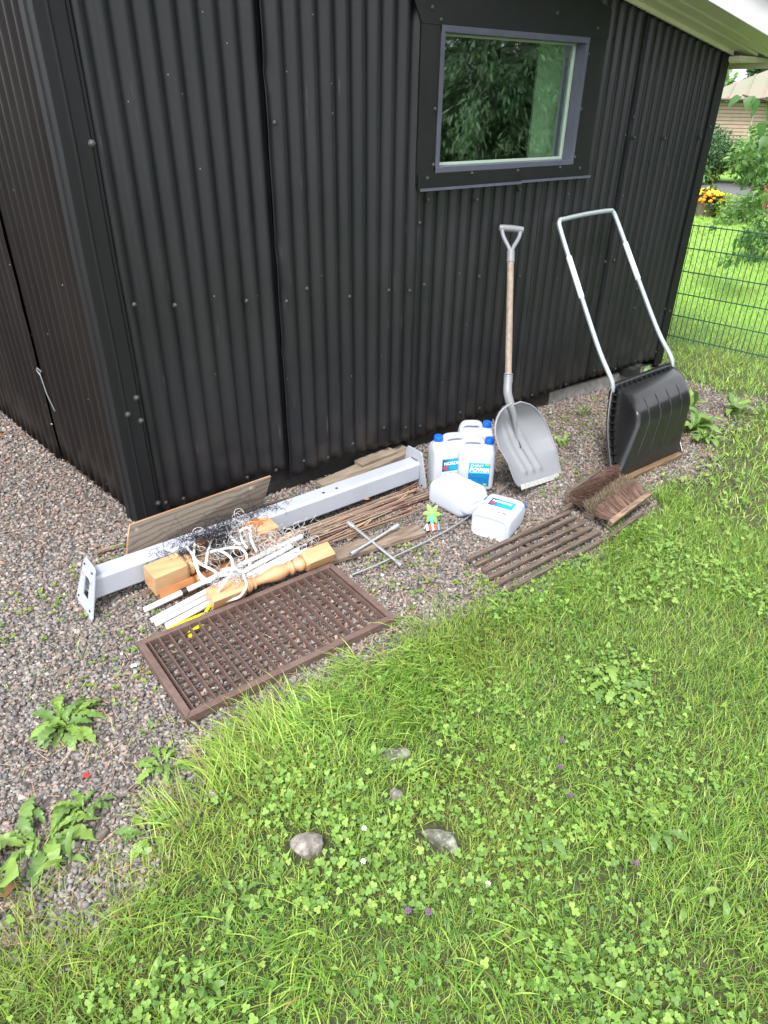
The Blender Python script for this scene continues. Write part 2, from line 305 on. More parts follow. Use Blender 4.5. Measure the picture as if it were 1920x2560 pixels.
# ground material: soil under gravel, dark soil under lawn; the border follows the mesh attribute
def ground_ex(nt, b, tc):
    N = nt.nodes.new; L = nt.links.new
    a = N('ShaderNodeAttribute'); a.attribute_name = 'col'
    n1 = N('ShaderNodeTexNoise'); n1.inputs['Scale'].default_value = 60; n1.inputs['Detail'].default_value = 8; L(tc.outputs['Object'], n1.inputs[0])
    r1 = N('ShaderNodeValToRGB'); r1.color_ramp.elements[0].position = .35; r1.color_ramp.elements[0].color = (.55, .55, .55, 1); r1.color_ramp.elements[1].position = .7; r1.color_ramp.elements[1].color = (1.5, 1.45, 1.4, 1); L(n1.outputs[0], r1.inputs[0])
    mx = N('ShaderNodeMixRGB'); mx.blend_type = 'MULTIPLY'; mx.inputs[0].default_value = 1; L(a.outputs['Color'], mx.inputs[1]); L(r1.outputs[0], mx.inputs[2]); L(mx.outputs[0], b.inputs['Base Color'])
    bp = N('ShaderNodeBump'); bp.inputs['Strength'].default_value = .8; bp.inputs['Distance'].default_value = .01; L(n1.outputs[0], bp.inputs['Height']); L(bp.outputs[0], b.inputs['Normal'])
M_ground = mat('earth', (.1, .08, .06), .95, extra=ground_ex)

# ================================================================== ground sheet
def axis(lo, f0, f1, hi, st):
    a = np.arange(f0, f1, st); g = st; l = []; x = f0
    while x > lo: g *= 1.25; x -= g; l.append(x)
    r = []; g = st; x = f1
    while x < hi: g *= 1.25; x += g; r.append(x)
    return np.array(l[::-1]+list(a)+[f1]+r)
gx = axis(-120, -1.6, 6.2, 160, .05); gy = axis(-120, -.6, 5.2, 160, .05)
GX, GY = np.meshgrid(gx, gy); gz = ground_h(GX, GY); far = (GX > 7) | (GX < -3) | (GY > 7) | (GY < -2)
gz = np.where(far, gz*0-.004, gz)
gd = gravel_d(GX, GY); gm = np.clip(gd/.06+.5, 0, 1)[..., None]*((GX > -7) & (GY < 9))[..., None]
pale = vnoise(GX, GY, 1.2, 8)[..., None]
lawnc = np.array([.070, .080, .030])*(1-pale*.3); farm = np.clip((GX-4.9)/2, 0, 1)[..., None]; lawnc = lawnc*(1-farm)+np.array([.19, .36, .055])*farm
gcol = np.array([.095, .082, .075])*gm+lawnc*(1-gm)
nx, ny = len(gx), len(gy); ii = np.arange(ny-1)[:, None]*nx+np.arange(nx-1)[None, :]
F = np.stack([ii, ii+1, ii+nx+1, ii+nx], -1).reshape(-1, 4)
ground = mesh_np('ground', np.stack([GX, GY, gz], -1).reshape(-1, 3), F, M_ground, gcol.reshape(-1, 3), 'structure', True)
ground['label'] = 'earth under the gravel strip and the lawn'

# ================================================================== shed
YW = 2.69
def rz_at(x): return 2.133-.175*(x-3.593)
shed = thing('shed', 'black corrugated metal shed with a pale green roof overhang', 'shed', (.72, YW, 0))
def solid(o, t=.0012):
    s = o.modifiers.new('thickness', 'SOLIDIFY'); s.thickness = t; s.offset = 0
PITCH = .0755
def prof(u, amp):                                   # u in pitches
    c = np.cos(2*PI*u); return amp*np.tanh(1.25*c)/np.tanh(1.25)
def sheet(name, o0, dx, L_, phase, zb, zt, off, m, amp=.0085, dents=(), seed=0, label=None):
    """corrugated sheet along direction dx from o0 (2D); off = proud distance; z bottom/top functions of s"""
    n = int(L_/PITCH*10)+1; s = np.linspace(0, L_, n); rows = 26
    nrm = np.array([dx[1], -dx[0]])                # outwards
    rows = 60 if off > -1 and o0[1] == YW else 26
    V = []
    for r in range(rows+1):
        k = r/rows
        zbs = zb(s)+.006*(vnoise(s, s*0, 30, seed)-.5); z = zbs+(zt(s)-zbs)*k
        d = prof((s+phase)/PITCH, amp)+off+.004*(vnoise(s, z, 1.7, seed)-.5)
        for (ds, dz, rad, dep) in dents: d = d-dep*np.exp(-(((s-ds)/rad)**2+((z-dz)/rad)**2))
        edge = np.minimum(s, L_-s); d = d+.0015*np.sin(z*23+seed)*np.exp(-edge/.02)
        V.append(np.stack([o0[0]+dx[0]*s+nrm[0]*d, o0[1]+dx[1]*s+nrm[1]*d, z], -1))
    V = np.concatenate(V)-np.array(shed.location)
    ii = np.arange(rows)[:, None]*n+np.arange(n-1)[None, :]; F = np.stack([ii, ii+1, ii+n+1, ii+n], -1).reshape(-1, 4)
    Fc = V[F].mean(1)+np.array(shed.location); F = F[~((Fc[:, 0] > 2.275) & (Fc[:, 0] < 3.285) & (Fc[:, 2] > 1.385) & (Fc[:, 2] < 1.985) & (abs(Fc[:, 1]-YW) < .1))]
    o = mesh_np(name, V, F, m, None, None, True, shed); solid(o)
    if label: o['label'] = label
    return o
top = lambda x0: (lambda s: rz_at(x0+s)-.004)
lin = lambda *p: (lambda s: np.interp(s, [q[0] for q in p], [q[1] for q in p]))
fx = (1, 0)
sheet('metal_sheet', (.775, YW), fx, .70, .02, lin((0, .10), (.55, .135), (.70, .12)), top(.775), .000, M_sheet, seed=1)
sheet('metal_sheet', (1.462, YW), fx, .755, .010, lin((0, .072), (.2, .10), (.36, .118), (.6, .085), (.755, .078)), top(1.462), .016, M_sheet, dents=((.012, 1.78, .02, .012), (.02, 1.16, .02, .01), (.02, 1.1, .012, -.012), (.025, .96, .015, .012), (.01, .72, .02, .01), (.36, .115, .05, -.012)), seed=2)
sheet('metal_sheet', (2.20, YW), fx, .87, .03, lin((0, .075), (.5, .085), (.87, .10)), top(2.2), .006, M_sheet, dents=((.01, 1.28, .02, .012), (.03, 1.2, .02, .012), (.01, .95, .02, .01)), seed=3)
sheet('metal_sheet', (3.06, YW), fx, .69, .05, lin((0, .095), (.69, .112)), top(3.06), .010, M_sheet, seed=4)
sheet('metal_sheet', (3.735, YW), fx, .81, .0, lin((0, .108), (.5, .10), (.81, .09)), top(3.735), .004, M_sheet, seed=5)
# left side wall
ld = (-LWd[0], -LWd[1])                              # runs towards the corner
LL = 4.4; s0 = (LW0[0]+LWd[0]*LL, LW0[1]+LWd[1]*LL)
k = 0; pos = 0
for (Ls, off, zb) in ((1.1, .004, .10), (1.1, .012, .105), (.78, .003, .095), (.62, .012, .10), (.76, .002, .11)):
    sheet('metal_sheet', (s0[0]+ld[0]*pos, s0[1]+ld[1]*pos), ld, Ls+.02, k*.013, (lambda s, z=zb: z+s*0), (lambda s: 2.62+s*0), off, M_sheetL, amp=.0075, seed=10+k)
    pos += Ls; k += 1
def M_(nm=None): return MB()
# corner trim, two legs with hemmed edges
b = MB(); zt_, zb_ = 2.63, .085
pr = [(.806, YW-.010), (.806, YW-.021), (.797, YW-.021), (.790, YW-.030), (.745, YW-.030), (.7375, YW-.034), (.730, YW-.030), (.696, YW-.030)]
lx = lambda t, o: (LW0[0]+LWd[0]*t+(-LWd[1]*-1 if False else 0)-o, LW0[1]+LWd[1]*t)
pr += [(.694, YW-.020), (.690, YW+.02), (.684, YW+.026), (.686, YW+.034), (.681, YW+.07), (.689, YW+.075)]
pr2 = [(x+(.0015 if i else 0), y+.0015) for i, (x, y) in enumerate(pr)]
ring = pr+pr2[::-1]
nseg = 14; rings = []
for i in range(nseg+1):
    z = zb_+(zt_-zb_)*i/nseg
    rings.append([(x+.0012*math.sin(z*9), y+.0015*math.sin(z*6+1), z) for x, y in ring])
b.loft(rings, caps=False); b.build('corner_trim', M_black, shed)
b = MB(); b.box((4.545, YW-.016, (rz_at(4.55)+.04)/2), (.085, .012, rz_at(4.55)-.06)); b.box((4.582, YW+.06, (rz_at(4.55)+.04)/2), (.006, .15, rz_at(4.55)-.06)); b.build('corner_trim', M_black, shed, bevel=.002)
# skirting, foundation
MB().bar((1.0, YW+.035, .04), (3.42, YW+.035, .03), .02, .20).build('skirting_board', M_dark, shed)
MB().bar((3.43, YW+.045, .0), (4.56, YW+.045, -.03), .02, .13).build('foundation', M_concrete, shed)
MB().box((2.245, YW+.015, .06), (.05, .02, .12)).build('support_block', M_dark, shed)
MB().box((2.98, YW+.015, .03), (.13, .03, .07)).build('support_block', M_dark, shed)
MB().box((4.22, YW+.0, .065), (.10, .12, .06)).build('support_block', M_dark, shed)
b = MB(); b.bar((.76, YW+.05, .03), (1.35, YW+.05, .03), .02, .2); b.bar((.74, YW+.06, .03), (.30, YW+3.5, .03), .02, .22); b.build('skirting_board', M_dark, shed)
# other walls and roof
b = MB(); b.box((4.6, 4.45, .98), (.02, 3.5, 1.95)); b.box((2.4, 6.2, 1.2), (4.4, .02, 2.4)); b.build('back_wall', M_sheetL, shed)
X0, X1 = .30, 4.93
def roofbar(name, ya, yb, za, zb2, m, x0=X0, x1=X1, lab=None):
    bb = MB(); V = []
    for x in (x0, x1):
        z = rz_at(x); V += [(x, ya, z+za), (x, yb, z+za), (x, yb, z+zb2), (x, ya, z+zb2)]
    bb.add(V, [(0, 1, 2, 3), (7, 6, 5, 4), (0, 4, 5, 1), (1, 5, 6, 2), (2, 6, 7, 3), (3, 7, 4, 0)])
    return bb.build(name, m, shed, bevel=.002, label=lab)
roofbar('soffit_board', YW-.115, YW-.028, .000, .02, M_greenpaint, x1=4.72)
roofbar('soffit_board', YW-.19, YW-.121, .012, .03, M_greenpaint)
roofbar('soffit_board', YW-.335, YW-.186, .020, .035, M_greenpaint)
roofbar('wall_batten', YW-.030, YW-.012, -.022, .0, M_greenpaint, x1=4.60)
roofbar('barge_board', YW-.357, YW-.337, .0, .15, M_whitepaint)
roofbar('roof_edge_strip', YW-.385, YW-.335, .152, .16, M_black)
roofbar('roof_sheet', YW-.37, 6.4, .161, .175, M_black)
b = MB(); b.box((4.94, 4.2, rz_at(4.94)+.075), (.02, 4.2, .19)); b.build('eave_board', M_greenpaint, shed, bevel=.002)
b = MB(); b.box((4.75, 4.3, rz_at(4.75)-.012), (.36, 3.4, .02)); b.build('eave_soffit', M_greenpaint, shed)
MB().box((4.66, YW-.05, rz_at(4.66)-.03), (.17, .10, .03)).build('eave_block', M_greenpaint, shed, bevel=.002)
# window
wx0, wx1, wz0, wz1 = 2.302, 3.262, 1.404, 1.960
win = thing('window', 'x', 'x', (0, 0, 0)); del win['label']; del win['category']; win.parent = shed; win.location = Vector((2.78, YW, 1.68))-shed.location
yf = YW-.035
def flash(x0, z0, x1, z1, dy=0):
    MB().box(((x0+x1)/2, yf+dy, (z0+z1)/2), (x1-x0, .003, z1-z0)).build('flashing', M_flash, win)
V = [(2.19, yf, 2.0), (2.305, yf, 1.962), (3.264, yf, 1.962), (3.405, yf, 1.962), (3.40, yf, 2.085), (2.17, yf, 2.20)]
b = MB(); b.add([(2.196, yf-.002, 1.960), (3.402, yf-.002, 1.958), (3.400, yf-.002, 2.080), (2.80, yf-.002, 2.24), (2.12, yf-.002, 2.36), (2.12, yf-.002, 2.09),
                 (2.196, yf+.001, 1.960), (3.402, yf+.001, 1.958), (3.400, yf+.001, 2.080), (2.80, yf+.001, 2.24), (2.12, yf+.001, 2.36), (2.12, yf+.001, 2.09)],
                [(0, 1, 2, 3, 4, 5), (11, 10, 9, 8, 7, 6)]+[(i, i+6, (i+1) % 6+6, (i+1) % 6) for i in range(6)]); b.build('flashing', M_flash, win)
flash(2.196, 1.366, 2.306, 1.964, .003); flash(3.258, 1.38, 3.400, 1.964, .003)
b = MB(); b.box((2.53, yf-.004, 1.372), (.66, .003, .066)); b.box((2.53, yf-.012, 1.338), (.66, .019, .003)); b.build('sill_flashing', M_flash, win)
b = MB(); b.box((3.13, yf-.0045, 1.374), (.54, .003, .064)); b.box((3.13, yf-.0125, 1.342), (.54, .019, .003)); b.build('sill_flashing', M_flash, win)
for (x0, x1, lst) in ((2.2, 2.86, 0), (2.86, 3.4, 1)): MB().box(((x0+x1)/2, yf-.022, 1.339+.004*lst), (x1-x0, .002, .012)).build('drip_edge', M_frame, win)
# side skirt of the flashing box back to the wall
MB().box((2.197, yf+.017, 1.68), (.002, .03, .66)).build('flashing_return', M_flash, win); MB().box((3.401, yf+.017, 1.72), (.002, .03, .68)).build('flashing_return', M_flash, win)
fd = .082
b = MB()
b.box(((wx0+wx1)/2, yf+fd/2-.006, wz1-.012), (wx1-wx0, fd, .024)); b.box(((wx0+wx1)/2, yf+fd/2-.006, wz0+.012), (wx1-wx0, fd, .024))
b.box((wx0+.011, yf+fd/2-.0055, (wz0+wz1)/2), (.022, fd-.001, wz1-wz0-.002)); b.box((wx1-.011, yf+fd/2-.0055, (wz0+wz1)/2), (.022, fd-.001, wz1-wz0-.002))
b.build('window_frame', M_frame, win, bevel=.0015)
gy_ = yf+fd-.012
sash = MB()
for (x0, x1, z0, z1) in ((wx0+.022, wx1-.022, wz0+.024, wz0+.036), (wx0+.022, wx1-.022, wz1-.032, wz1-.024), (wx0+.022, wx0+.027, wz0+.036, wz1-.032), (wx1-.036, wx1-.022, wz0+.036, wz1-.032)):
    sash.box(((x0+x1)/2, gy_, (z0+z1)/2), (x1-x0, .026, z1-z0))
sash.build('sash', mat('pale_green_sash', (.45, .54, .46), .5), win, bevel=.001)
def glass_ex(nt, b, tc):
    N = nt.nodes.new; L = nt.links.new
    tr = N('ShaderNodeBsdfTransparent'); tr.inputs[0].default_value = (.86, .93, .88, 1); gl = N('ShaderNodeBsdfGlossy'); gl.inputs['Roughness'].default_value = .022; gl.inputs[0].default_value = (.92, 1, .95, 1)
    fr = N('ShaderNodeFresnel'); fr.inputs[0].default_value = 1.52; mu = N('ShaderNodeMath'); mu.operation = 'MULTIPLY_ADD'; mu.inputs[1].default_value = 2.0; mu.inputs[2].default_value = .34; L(fr.outputs[0], mu.inputs[0])
    ge = N('ShaderNodeNewGeometry'); iv = N('ShaderNodeMath'); iv.operation = 'SUBTRACT'; iv.inputs[0].default_value = 1; L(ge.outputs['Backfacing'], iv.inputs[1]); fm_ = N('ShaderNodeMath'); fm_.operation = 'MULTIPLY'; L(mu.outputs[0], fm_.inputs[0]); L(iv.outputs[0], fm_.inputs[1]); mu = fm_
    nz = N('ShaderNodeTexNoise'); nz.inputs['Scale'].default_value = 3; L(tc.outputs['Object'], nz.inputs[0]); bp = N('ShaderNodeBump'); bp.inputs['Strength'].default_value = .05; bp.inputs['Distance'].default_value = .01; L(nz.outputs[0], bp.inputs['Height']); L(bp.outputs[0], gl.inputs['Normal'])
    ms = N('ShaderNodeMixShader'); L(mu.outputs[0], ms.inputs[0]); L(tr.outputs[0], ms.inputs[1]); L(gl.outputs[0], ms.inputs[2]); L(ms.outputs[0], nt.nodes['Material Output'].inputs[0])
M_glass = mat('window_glass', extra=glass_ex)
MB().box(((wx0+wx1)/2, gy_-.004, (wz0+wz1)/2), (wx1-wx0-.05, .004, wz1-wz0-.055)).build('pane', M_glass, win)
# room behind the window
room = MB()
room.box((2.95, 4.3, 1.2), (2.7, .02, 2.0)); room.box((1.6, 3.5, 1.2), (.02, 1.6, 2.0)); room.box((2.95, 3.5, .4), (2.7, 1.6, .02)); room.box((2.3, 3.5, 2.06), (1.4, 1.6, .02))
room.build('inner_wall', M_interior, shed)
MB().box((3.155, 2.79, 1.68), (.20, .012, .60)).build('window_lining', M_greenin, win)
MB().box((2.78, 2.888, 1.372), (.98, .155, .02)).build('window_lining', M_greenin, win)
MB().box((4.3, 3.6, 1.0), (.02, 1.4, 1.6)).build('inner_wall', M_interior, shed)
# screws
sm = MB(); sm.loft([[(r*math.cos(a*PI/4), r*math.sin(a*PI/4), z) for a in range(8)] for r, z in ((.0095, 0), (.0095, .0015), (.0058, .0022), (.0056, .006), (.003, .0078))]); 
scr0 = sm.build('screw', M_screw, None); scr_me = scr0.data; bpy.data.objects.remove(scr0)
def screw(x, y, z, ang=0, parent=shed, sc=1):
    o = bpy.data.objects.new('screw', scr_me); COL.objects.link(o); o.parent = parent
    o.location = Vector((x, y, z))-parent_loc(parent); o.rotation_euler = (PI/2, 0, ang); o.scale = (sc,)*3
SC = [(1.003, .99), (1.312, .963), (.846, 1.015), (1.60, .978), (1.825, .913), (2.052, .911), (2.18, .893), (2.281, .906), (2.656, .901), (2.965, .866), (.835, .153), (.916, .146), (1.234, .153), (1.388, .145), (1.538, .155), (1.679, .134), (1.832, .168), (2.292, .145), (2.593, .152), (2.744, .141), (2.034, .204), (2.18, .168), (3.713, .859), (3.80, .857), (4.098, .65), (4.113, .523), (4.484, .461), (4.247, .137), (4.031, .122), (3.794, .158), (3.516, .12), (3.199, .12), (3.70, 1.531), (3.788, 1.519), (4.087, 1.51), (4.461, 1.508), (3.75, 1.619), (2.286, 1.29), (2.237, 1.194), (2.9, 1.30), (2.6, 1.27), (1.49, 1.61), (1.495, .938), (4.486, .155)]
for x, z in SC: screw(x, YW-(.0265 if 1.46 < x < 2.2 else .0155)-.001, z)
for x, z in [(.793, 1.555), (.785, .66), (.787, .561), (.796, .17), (.74, .60)]: screw(x, YW-.0335 if x < .79 else YW-.031, z, sc=1.35)
for x, z in [(4.533, 1.565), (4.54, .439), (4.551, .217)]: screw(x, YW-.022, z)
for x, z in [(2.247, 2.014), (2.296, 1.975), (2.288, 1.656), (2.292, 1.437), (2.254, 1.385), (2.529, 1.394), (2.84, 1.393), (3.158, 1.395), (3.318, 1.385), (3.275, 1.438), (3.274, 1.657), (3.272, 1.891), (3.307, 1.999), (3.003, 2.04)]:
    screw(x, yf-(.0035 if z > 1.97 else .006 if z < 1.4 else -.0015), z, parent=win)
# latch rod and gap on the left wall
def lwp(t, z, o=.0): return (LW0[0]+LWd[0]*t-LWd[1]*o, LW0[1]+LWd[1]*t+LWd[0]*o, z)
b = MB(); b.tube([lwp(.745, .38, .004), lwp(.755, .47, .018), lwp(.765, .56, .022)], .0032, 6); b.tube([lwp(.765, .56, .022), lwp(.775, .585, .03), lwp(.755, .60, .032), lwp(.745, .585, .022), lwp(.765, .57, .02)], .0032, 6)
MB().tube([lwp(.80, .300, .02), lwp(.755, .318, .03)], .0035, 6).build('latch_pin', M_galv, shed)
b.build('latch_rod', M_galv, shed, smooth=True)

# ================================================================== steel post with end plates
bm_g = thing('steel_post', 'long grey coated steel post with end plates lying on the gravel', 'post', (1.2, 2.36, .0))
A = Vector((.385, 2.335, .105)); B = Vector((2.02, 2.388, .083)); ax = (B-A).normalized(); sy = Vector((0, 0, 1)).cross(ax).normalized(); sz = ax.cross(sy)
def sect(P, hw, hh, ch):
    pts = [(-hw+ch, -hh), (hw-ch, -hh), (hw, -hh+ch), (hw, hh-ch), (hw-ch, hh), (-hw+ch, hh), (-hw, hh-ch), (-hw, -hh+ch)]
    return [P+sy*a+sz*c for a, c in pts]
b = MB(); n = 2
rings = [sect(A, .045, .0495, .010), sect(B, .045, .0495, .010)]; inn = [sect(A, .041, .0455, .008), sect(B, .041, .0455, .008)]
V = rings[0]+rings[1]+inn[0]+inn[1]
F = [(i, (i+1) % 8, 8+(i+1) % 8, 8+i) for i in range(8)]+[(16+i, 24+i, 24+(i+1) % 8, 16+(i+1) % 8) for i in range(8)]+[(i, 16+i, 16+(i+1) % 8, (i+1) % 8) for i in range(8)]+[(8+i, 8+(i+1) % 8, 24+(i+1) % 8, 24+i) for i in range(8)]
b.add(V, F); b.build('square_tube', M_beam, bm_g, bevel=.003)
def endplate(P, out, lean):
    # trapezoid plate with a square opening, in the sy/sz plane
    o2 = [(-.085, -.100), (.085, -.100), (.09, -.085), (.058, .086), (.046, .098), (-.046, .098), (-.058, .086), (-.09, -.085)]
    i2 = [(-.026, -.045), (.026, -.045), (.026, -.044), (.026, .044), (.026, .045), (-.026, .045), (-.026, .044), (-.026, -.044)]
    th = .006; V = []
    for e in (-th/2, th/2):
        for L in (o2, i2): V += [P+out*(e+lean*q[1])+sy*q[0]+sz*q[1] for q in L]
    F = []
    for i in range(8):
        j = (i+1) % 8
        F += [(i, 8+i, 8+j, j), (16+j, 24+j, 24+i, 16+i), (i, j, 16+j, 16+i), (8+j, 8+i, 24+i, 24+j)]
    MB().add(V, F).build('end_plate', M_beam, bm_g, bevel=.001)
endplate(A-ax*.004+Vector((0, 0, -.007)), ax, .30); endplate(B+ax*.004+Vector((0, 0, .012)), ax, -.06)
b = MB(); b.box(A+Vector((.004, 0, -.07)), (.004, .008, .03)); b.build('rust_run', M_rust, bm_g)
for t in (.345, .383, .655, .70):
    P = A+(B-A)*t+sz*.0497-sy*.012; b = MB(); b.loft([[P+ax*.007*math.cos(a*PI/5)+sy*.007*math.sin(a*PI/5)+sz*h for a in range(10)] for h in (-.001, .0006)]); b.build('bolt_hole', M_hole, bm_g)
for (P, sgn) in ((A-ax*.0075, 1), (B+ax*.0, 1)):
    for (a, c) in ((-.062, -.072), (.062, -.072), (-.04, .07), (.04, .07)):
        Q = P+sy*a+sz*c+ax*(.30*c if P is not B and sgn and (P-A).length < .1 else 0); b = MB()
        b.loft([[Q+sy*.0045*math.cos(i*PI/4)+sz*.0045*math.sin(i*PI/4)+ax*h for i in range(8)] for h in (-.0015, .0015)]); b.build('bolt_hole', M_hole, bm_g)

# ================================================================== sticks (willow rods)
def stick(a, b_, r, c, label, group):
    a, b_ = Vector(a), Vector(b_); n = 7; P = []; side = Vector((-(b_-a).y, (b_-a).x, 0)).normalized(); bow = rnd.uniform(-.012, .012); w1 = rnd.uniform(0, 6)
    for i in range(n+1):
        t = i/n; P.append(a.lerp(b_, t)+side*(bow*math.sin(PI*t)+.003*math.sin(w1+t*11))+Vector((0, 0, .002*math.sin(w1*2+t*9))))
    m = MB(); m.tube(P, [r*(1.1-.35*i/n) for i in range(n+1)], 6)
    o = m.build('stick', M_twig, None, smooth=True, loc=a)
    at = o.data.color_attributes.new('col', 'FLOAT_COLOR', 'POINT')
    for q in at.data: q.color = (*c, 1)
    tag(o, label, 'stick', group); return o
lay = [(.17, .12, .09), (.13, .085, .065), (.24, .17, .12), (.29, .23, .17), (.18, .09, .065)]
fr_ = [(.13, .06, .05), (.19, .09, .065), (.22, .12, .08), (.12, .05, .045)]
GS = 'thin sticks heaped in front of the steel post'
for i in range(92):
    t = i/91; lv = i % 4
    x1 = rnd.uniform(1.80, 2.03); y1 = 2.325-.15*t+rnd.uniform(-.02, .02); x0 = rnd.uniform(.62, 1.0); y0 = 2.285-.09*t+rnd.uniform(-.015, .015)
    if i > 72: x0 = rnd.uniform(1.05, 1.25); y0 = 2.20-.003*(i-72); y1 = 2.36-.012*(i-72)+rnd.uniform(-.03, .03)
    c = rnd.choice(lay if i < 40 else lay+fr_)
    stick((x0, y0, gh(x0, y0)+.010+.008*lv), (x1, y1, gh(x1, y1)+.010+.008*lv), rnd.uniform(.0030, .0048), c, 'brown stick in the heap of thin sticks in front of the steel post', GS)
for (a, b_, c, l) in (((1.27, 2.13, .02), (1.96, 2.30, .03), (.40, .26, .15), 'pale peeled stick lying across the heap towards its right end'),
                      ((1.43, 2.12, .015), (1.72, 2.25, .025), (.36, .24, .15), 'short pale stick ending behind the cross wrench'),
                      ((1.62, 2.22, .035), (2.02, 2.19, .02), (.16, .06, .05), 'dark red stick poking right out of the stick heap')):
    stick((a[0], a[1], gh(*a[:2])+a[2]), (b_[0], b_[1], gh(*b_[:2])+b_[2]), .005, c, l, None)
for i in range(12):
    y = 2.60+rnd.uniform(-.03, .05); x = .50+rnd.uniform(-.015, .03)
    stick((x, y+.01*i/12, gh(x, y)+.008+.006*(i % 4)), (1.30+rnd.uniform(0, .15), 2.56+rnd.uniform(-.02, .03), .012+.006*(i % 4)), rnd.uniform(.0045, .006), rnd.choice(lay+fr_), 'brown stick between the plywood sheet and the steel post, end poking out left', 'sticks behind the steel post')
for i in range(5):
    x = .50+.03*i; y = 2.30-.012*i
    stick((x, y-.02, gh(x, y)+.007), (x+.5, y+.03, .012), .0045, rnd.choice(lay), 'old stick end sticking out under the left part of the steel post', 'stick ends left of the wooden newels')

# ================================================================== plywood
ply = thing('plywood_sheet', 'weathered brown plywood strip leaning on edge between steel post and shed corner', 'plywood', (.95, 2.52, 0))
p0 = Vector((.560, 2.44, .075)); p1 = Vector((1.195, 2.50, .045)); t0 = Vector((.612, 2.470, .222)); t1 = Vector((1.262, 2.490, .232))
nn = (p1-p0).cross(t0-p0).normalized()*.0075
if nn.y > 0: nn = -nn
MB().add([p0+nn, p1+nn, t1+nn, t0+nn, p0+nn*.8, p1+nn*.8, t1+nn*.8, t0+nn*.8], [(0, 1, 2, 3), (7, 6, 5, 4), (0, 4, 5, 1), (1, 5, 6, 2), (2, 6, 7, 3), (3, 7, 4, 0)]).build('face_veneer', M_ply, ply)
MB().add([p0+nn*.8, p1+nn*.8, t1+nn*.8, t0+nn*.8, p0-nn, p1-nn, t1-nn, t0-nn], [(0, 1, 2, 3), (7, 6, 5, 4), (0, 4, 5, 1), (1, 5, 6, 2), (2, 6, 7, 3), (3, 7, 4, 0)]).build('ply_core', M_plyedge, ply)
tag(MB().bar((1.60, 2.60, .015), (2.20, 2.66, .03), .10, .03).build('pale_plank', M_palewood, loc=(1.9, 2.63, 0), bevel=.003), 'pale damp plank lying on the gravel at the foot of the shed', 'plank')
tag(MB().bar((1.86, 2.655, .042), (2.10, 2.665, .05), .07, .022).build('pale_plank', M_palewood, loc=(2.0, 2.66, .04), bevel=.003), 'short pale plank end on top of the damp plank under the shed', 'plank')

# ================================================================== turned wooden newels
def newel(label, P, Q, hw, up, m, group='turned wooden newel posts'):
    """square blocks at both ends, turned middle; axis from P to Q"""
    P, Q = Vector(P), Vector(Q); Lg = (Q-P).length; x = (Q-P).normalized(); up = Vector(up); y = up.cross(x).normalized(); z = x.cross(y); M = Matrix((x, y, z)).transposed().to_4x4()
    t = thing('newel_post', label, 'newel post', P, group)
    T = Matrix.Translation(P) @ M
    def sq(s, h, c): return [(s, a*h, b2*h) for a, b2 in ((-1+c, -1), (1-c, -1), (1, -1+c), (1, 1-c), (1-c, 1), (-1+c, 1), (-1, 1-c), (-1, -1+c))]
    e1 = .24*Lg; e2 = .78*Lg
    MB().loft([sq(0, hw, .06), sq(e1, hw, .06), sq(e1+.012, hw*.86, .4)]).xf(T).build('square_end', m, t, bevel=.001)
    MB().loft([sq(e2-.012, hw*.86, .4), sq(e2, hw, .06), sq(Lg, hw, .06)]).xf(T).build('square_end', m, t, bevel=.001)
    pf = [(0, .80), (.02, .86), (.04, .78), (.05, .66), (.07, .88), (.10, .95), (.13, .86), (.145, .64), (.16, .62), (.175, .84), (.19, .84), (.205, .60), (.25, .56), (.33, .62), (.42, .78), (.50, .90), (.57, .93), (.64, .84), (.70, .62), (.72, .58), (.735, .82), (.76, .90), (.785, .80), (.80, .60), (.83, .64), (.86, .86), (.90, .93), (.94, .84), (.96, .66), (1, .80)]
    tm = MB(); tm.loft([[(e1+(e2-e1)*u, hw*r*math.cos(a*PI/12), hw*r*math.sin(a*PI/12)) for a in range(24)] for u, r in pf]); tm.xf(T).build('turned_shaft', m, t, smooth=True, auto=35)
    return t
newel('honey coloured turned newel post in front, resting on the rusty grate edge', (.735, 2.035, .062), (1.275, 2.030, .066), .034, (0, -.45, 1), M_pine)
newel('turned newel post on top with big pale square end facing left', (.585, 2.235, .096), (1.15, 2.29, .092), .046, (0, -.15, 1), M_pine)
newel('reddish turned newel post lying underneath the upper one', (.60, 2.215, .030), (1.175, 2.225, .034), .031, (0, .3, 1), M_pine2)
newel('dark orange newel post at the back under the black net', (.80, 2.290, .125), (1.10, 2.300, .130), .026, (0, .2, 1), M_pine2)
# ================================================================== white tubes
def tube_thing(a, b_, r, label, extra=None):
    t = thing('white_tube', label, 'tube', a, 'white plastic tubes under the newel posts')
    a, b_ = Vector(a), Vector(b_); d = (b_-a).normalized(); u = d.orthogonal().normalized(); v = d.cross(u)
    R_ = lambda P, rr: [P+u*rr*math.cos(i*PI/6)+v*rr*math.sin(i*PI/6) for i in range(12)]
    MB().loft([R_(a+d*.03, r*.8), R_(a, r*.8), R_(a, r), R_(b_, r), R_(b_, r*.8), R_(b_-d*.03, r*.8)], caps=True).build('tube_body', M_tube, t, smooth=True, auto=50)
    if extra:
        P = a.lerp(b_, extra); MB().loft([R_(P, r*1.22), R_(P+d*.022, r*1.22)]).build('joint_collar', M_blackpl, t, smooth=True)
        P = a.lerp(b_, extra+.055)-v*0; MB().tube([P+Vector((-.5, -.5, 1)).normalized()*r*.98, P+Vector((-.5, -.5, 1)).normalized()*r*1.04], .0022, 8).build('peg_hole', M_hole, t)
        MB().loft([R_(b_+d*.001, r*1.1), R_(b_+d*.03, r*1.1)]).build('end_cap', M_blackpl, t, smooth=True)
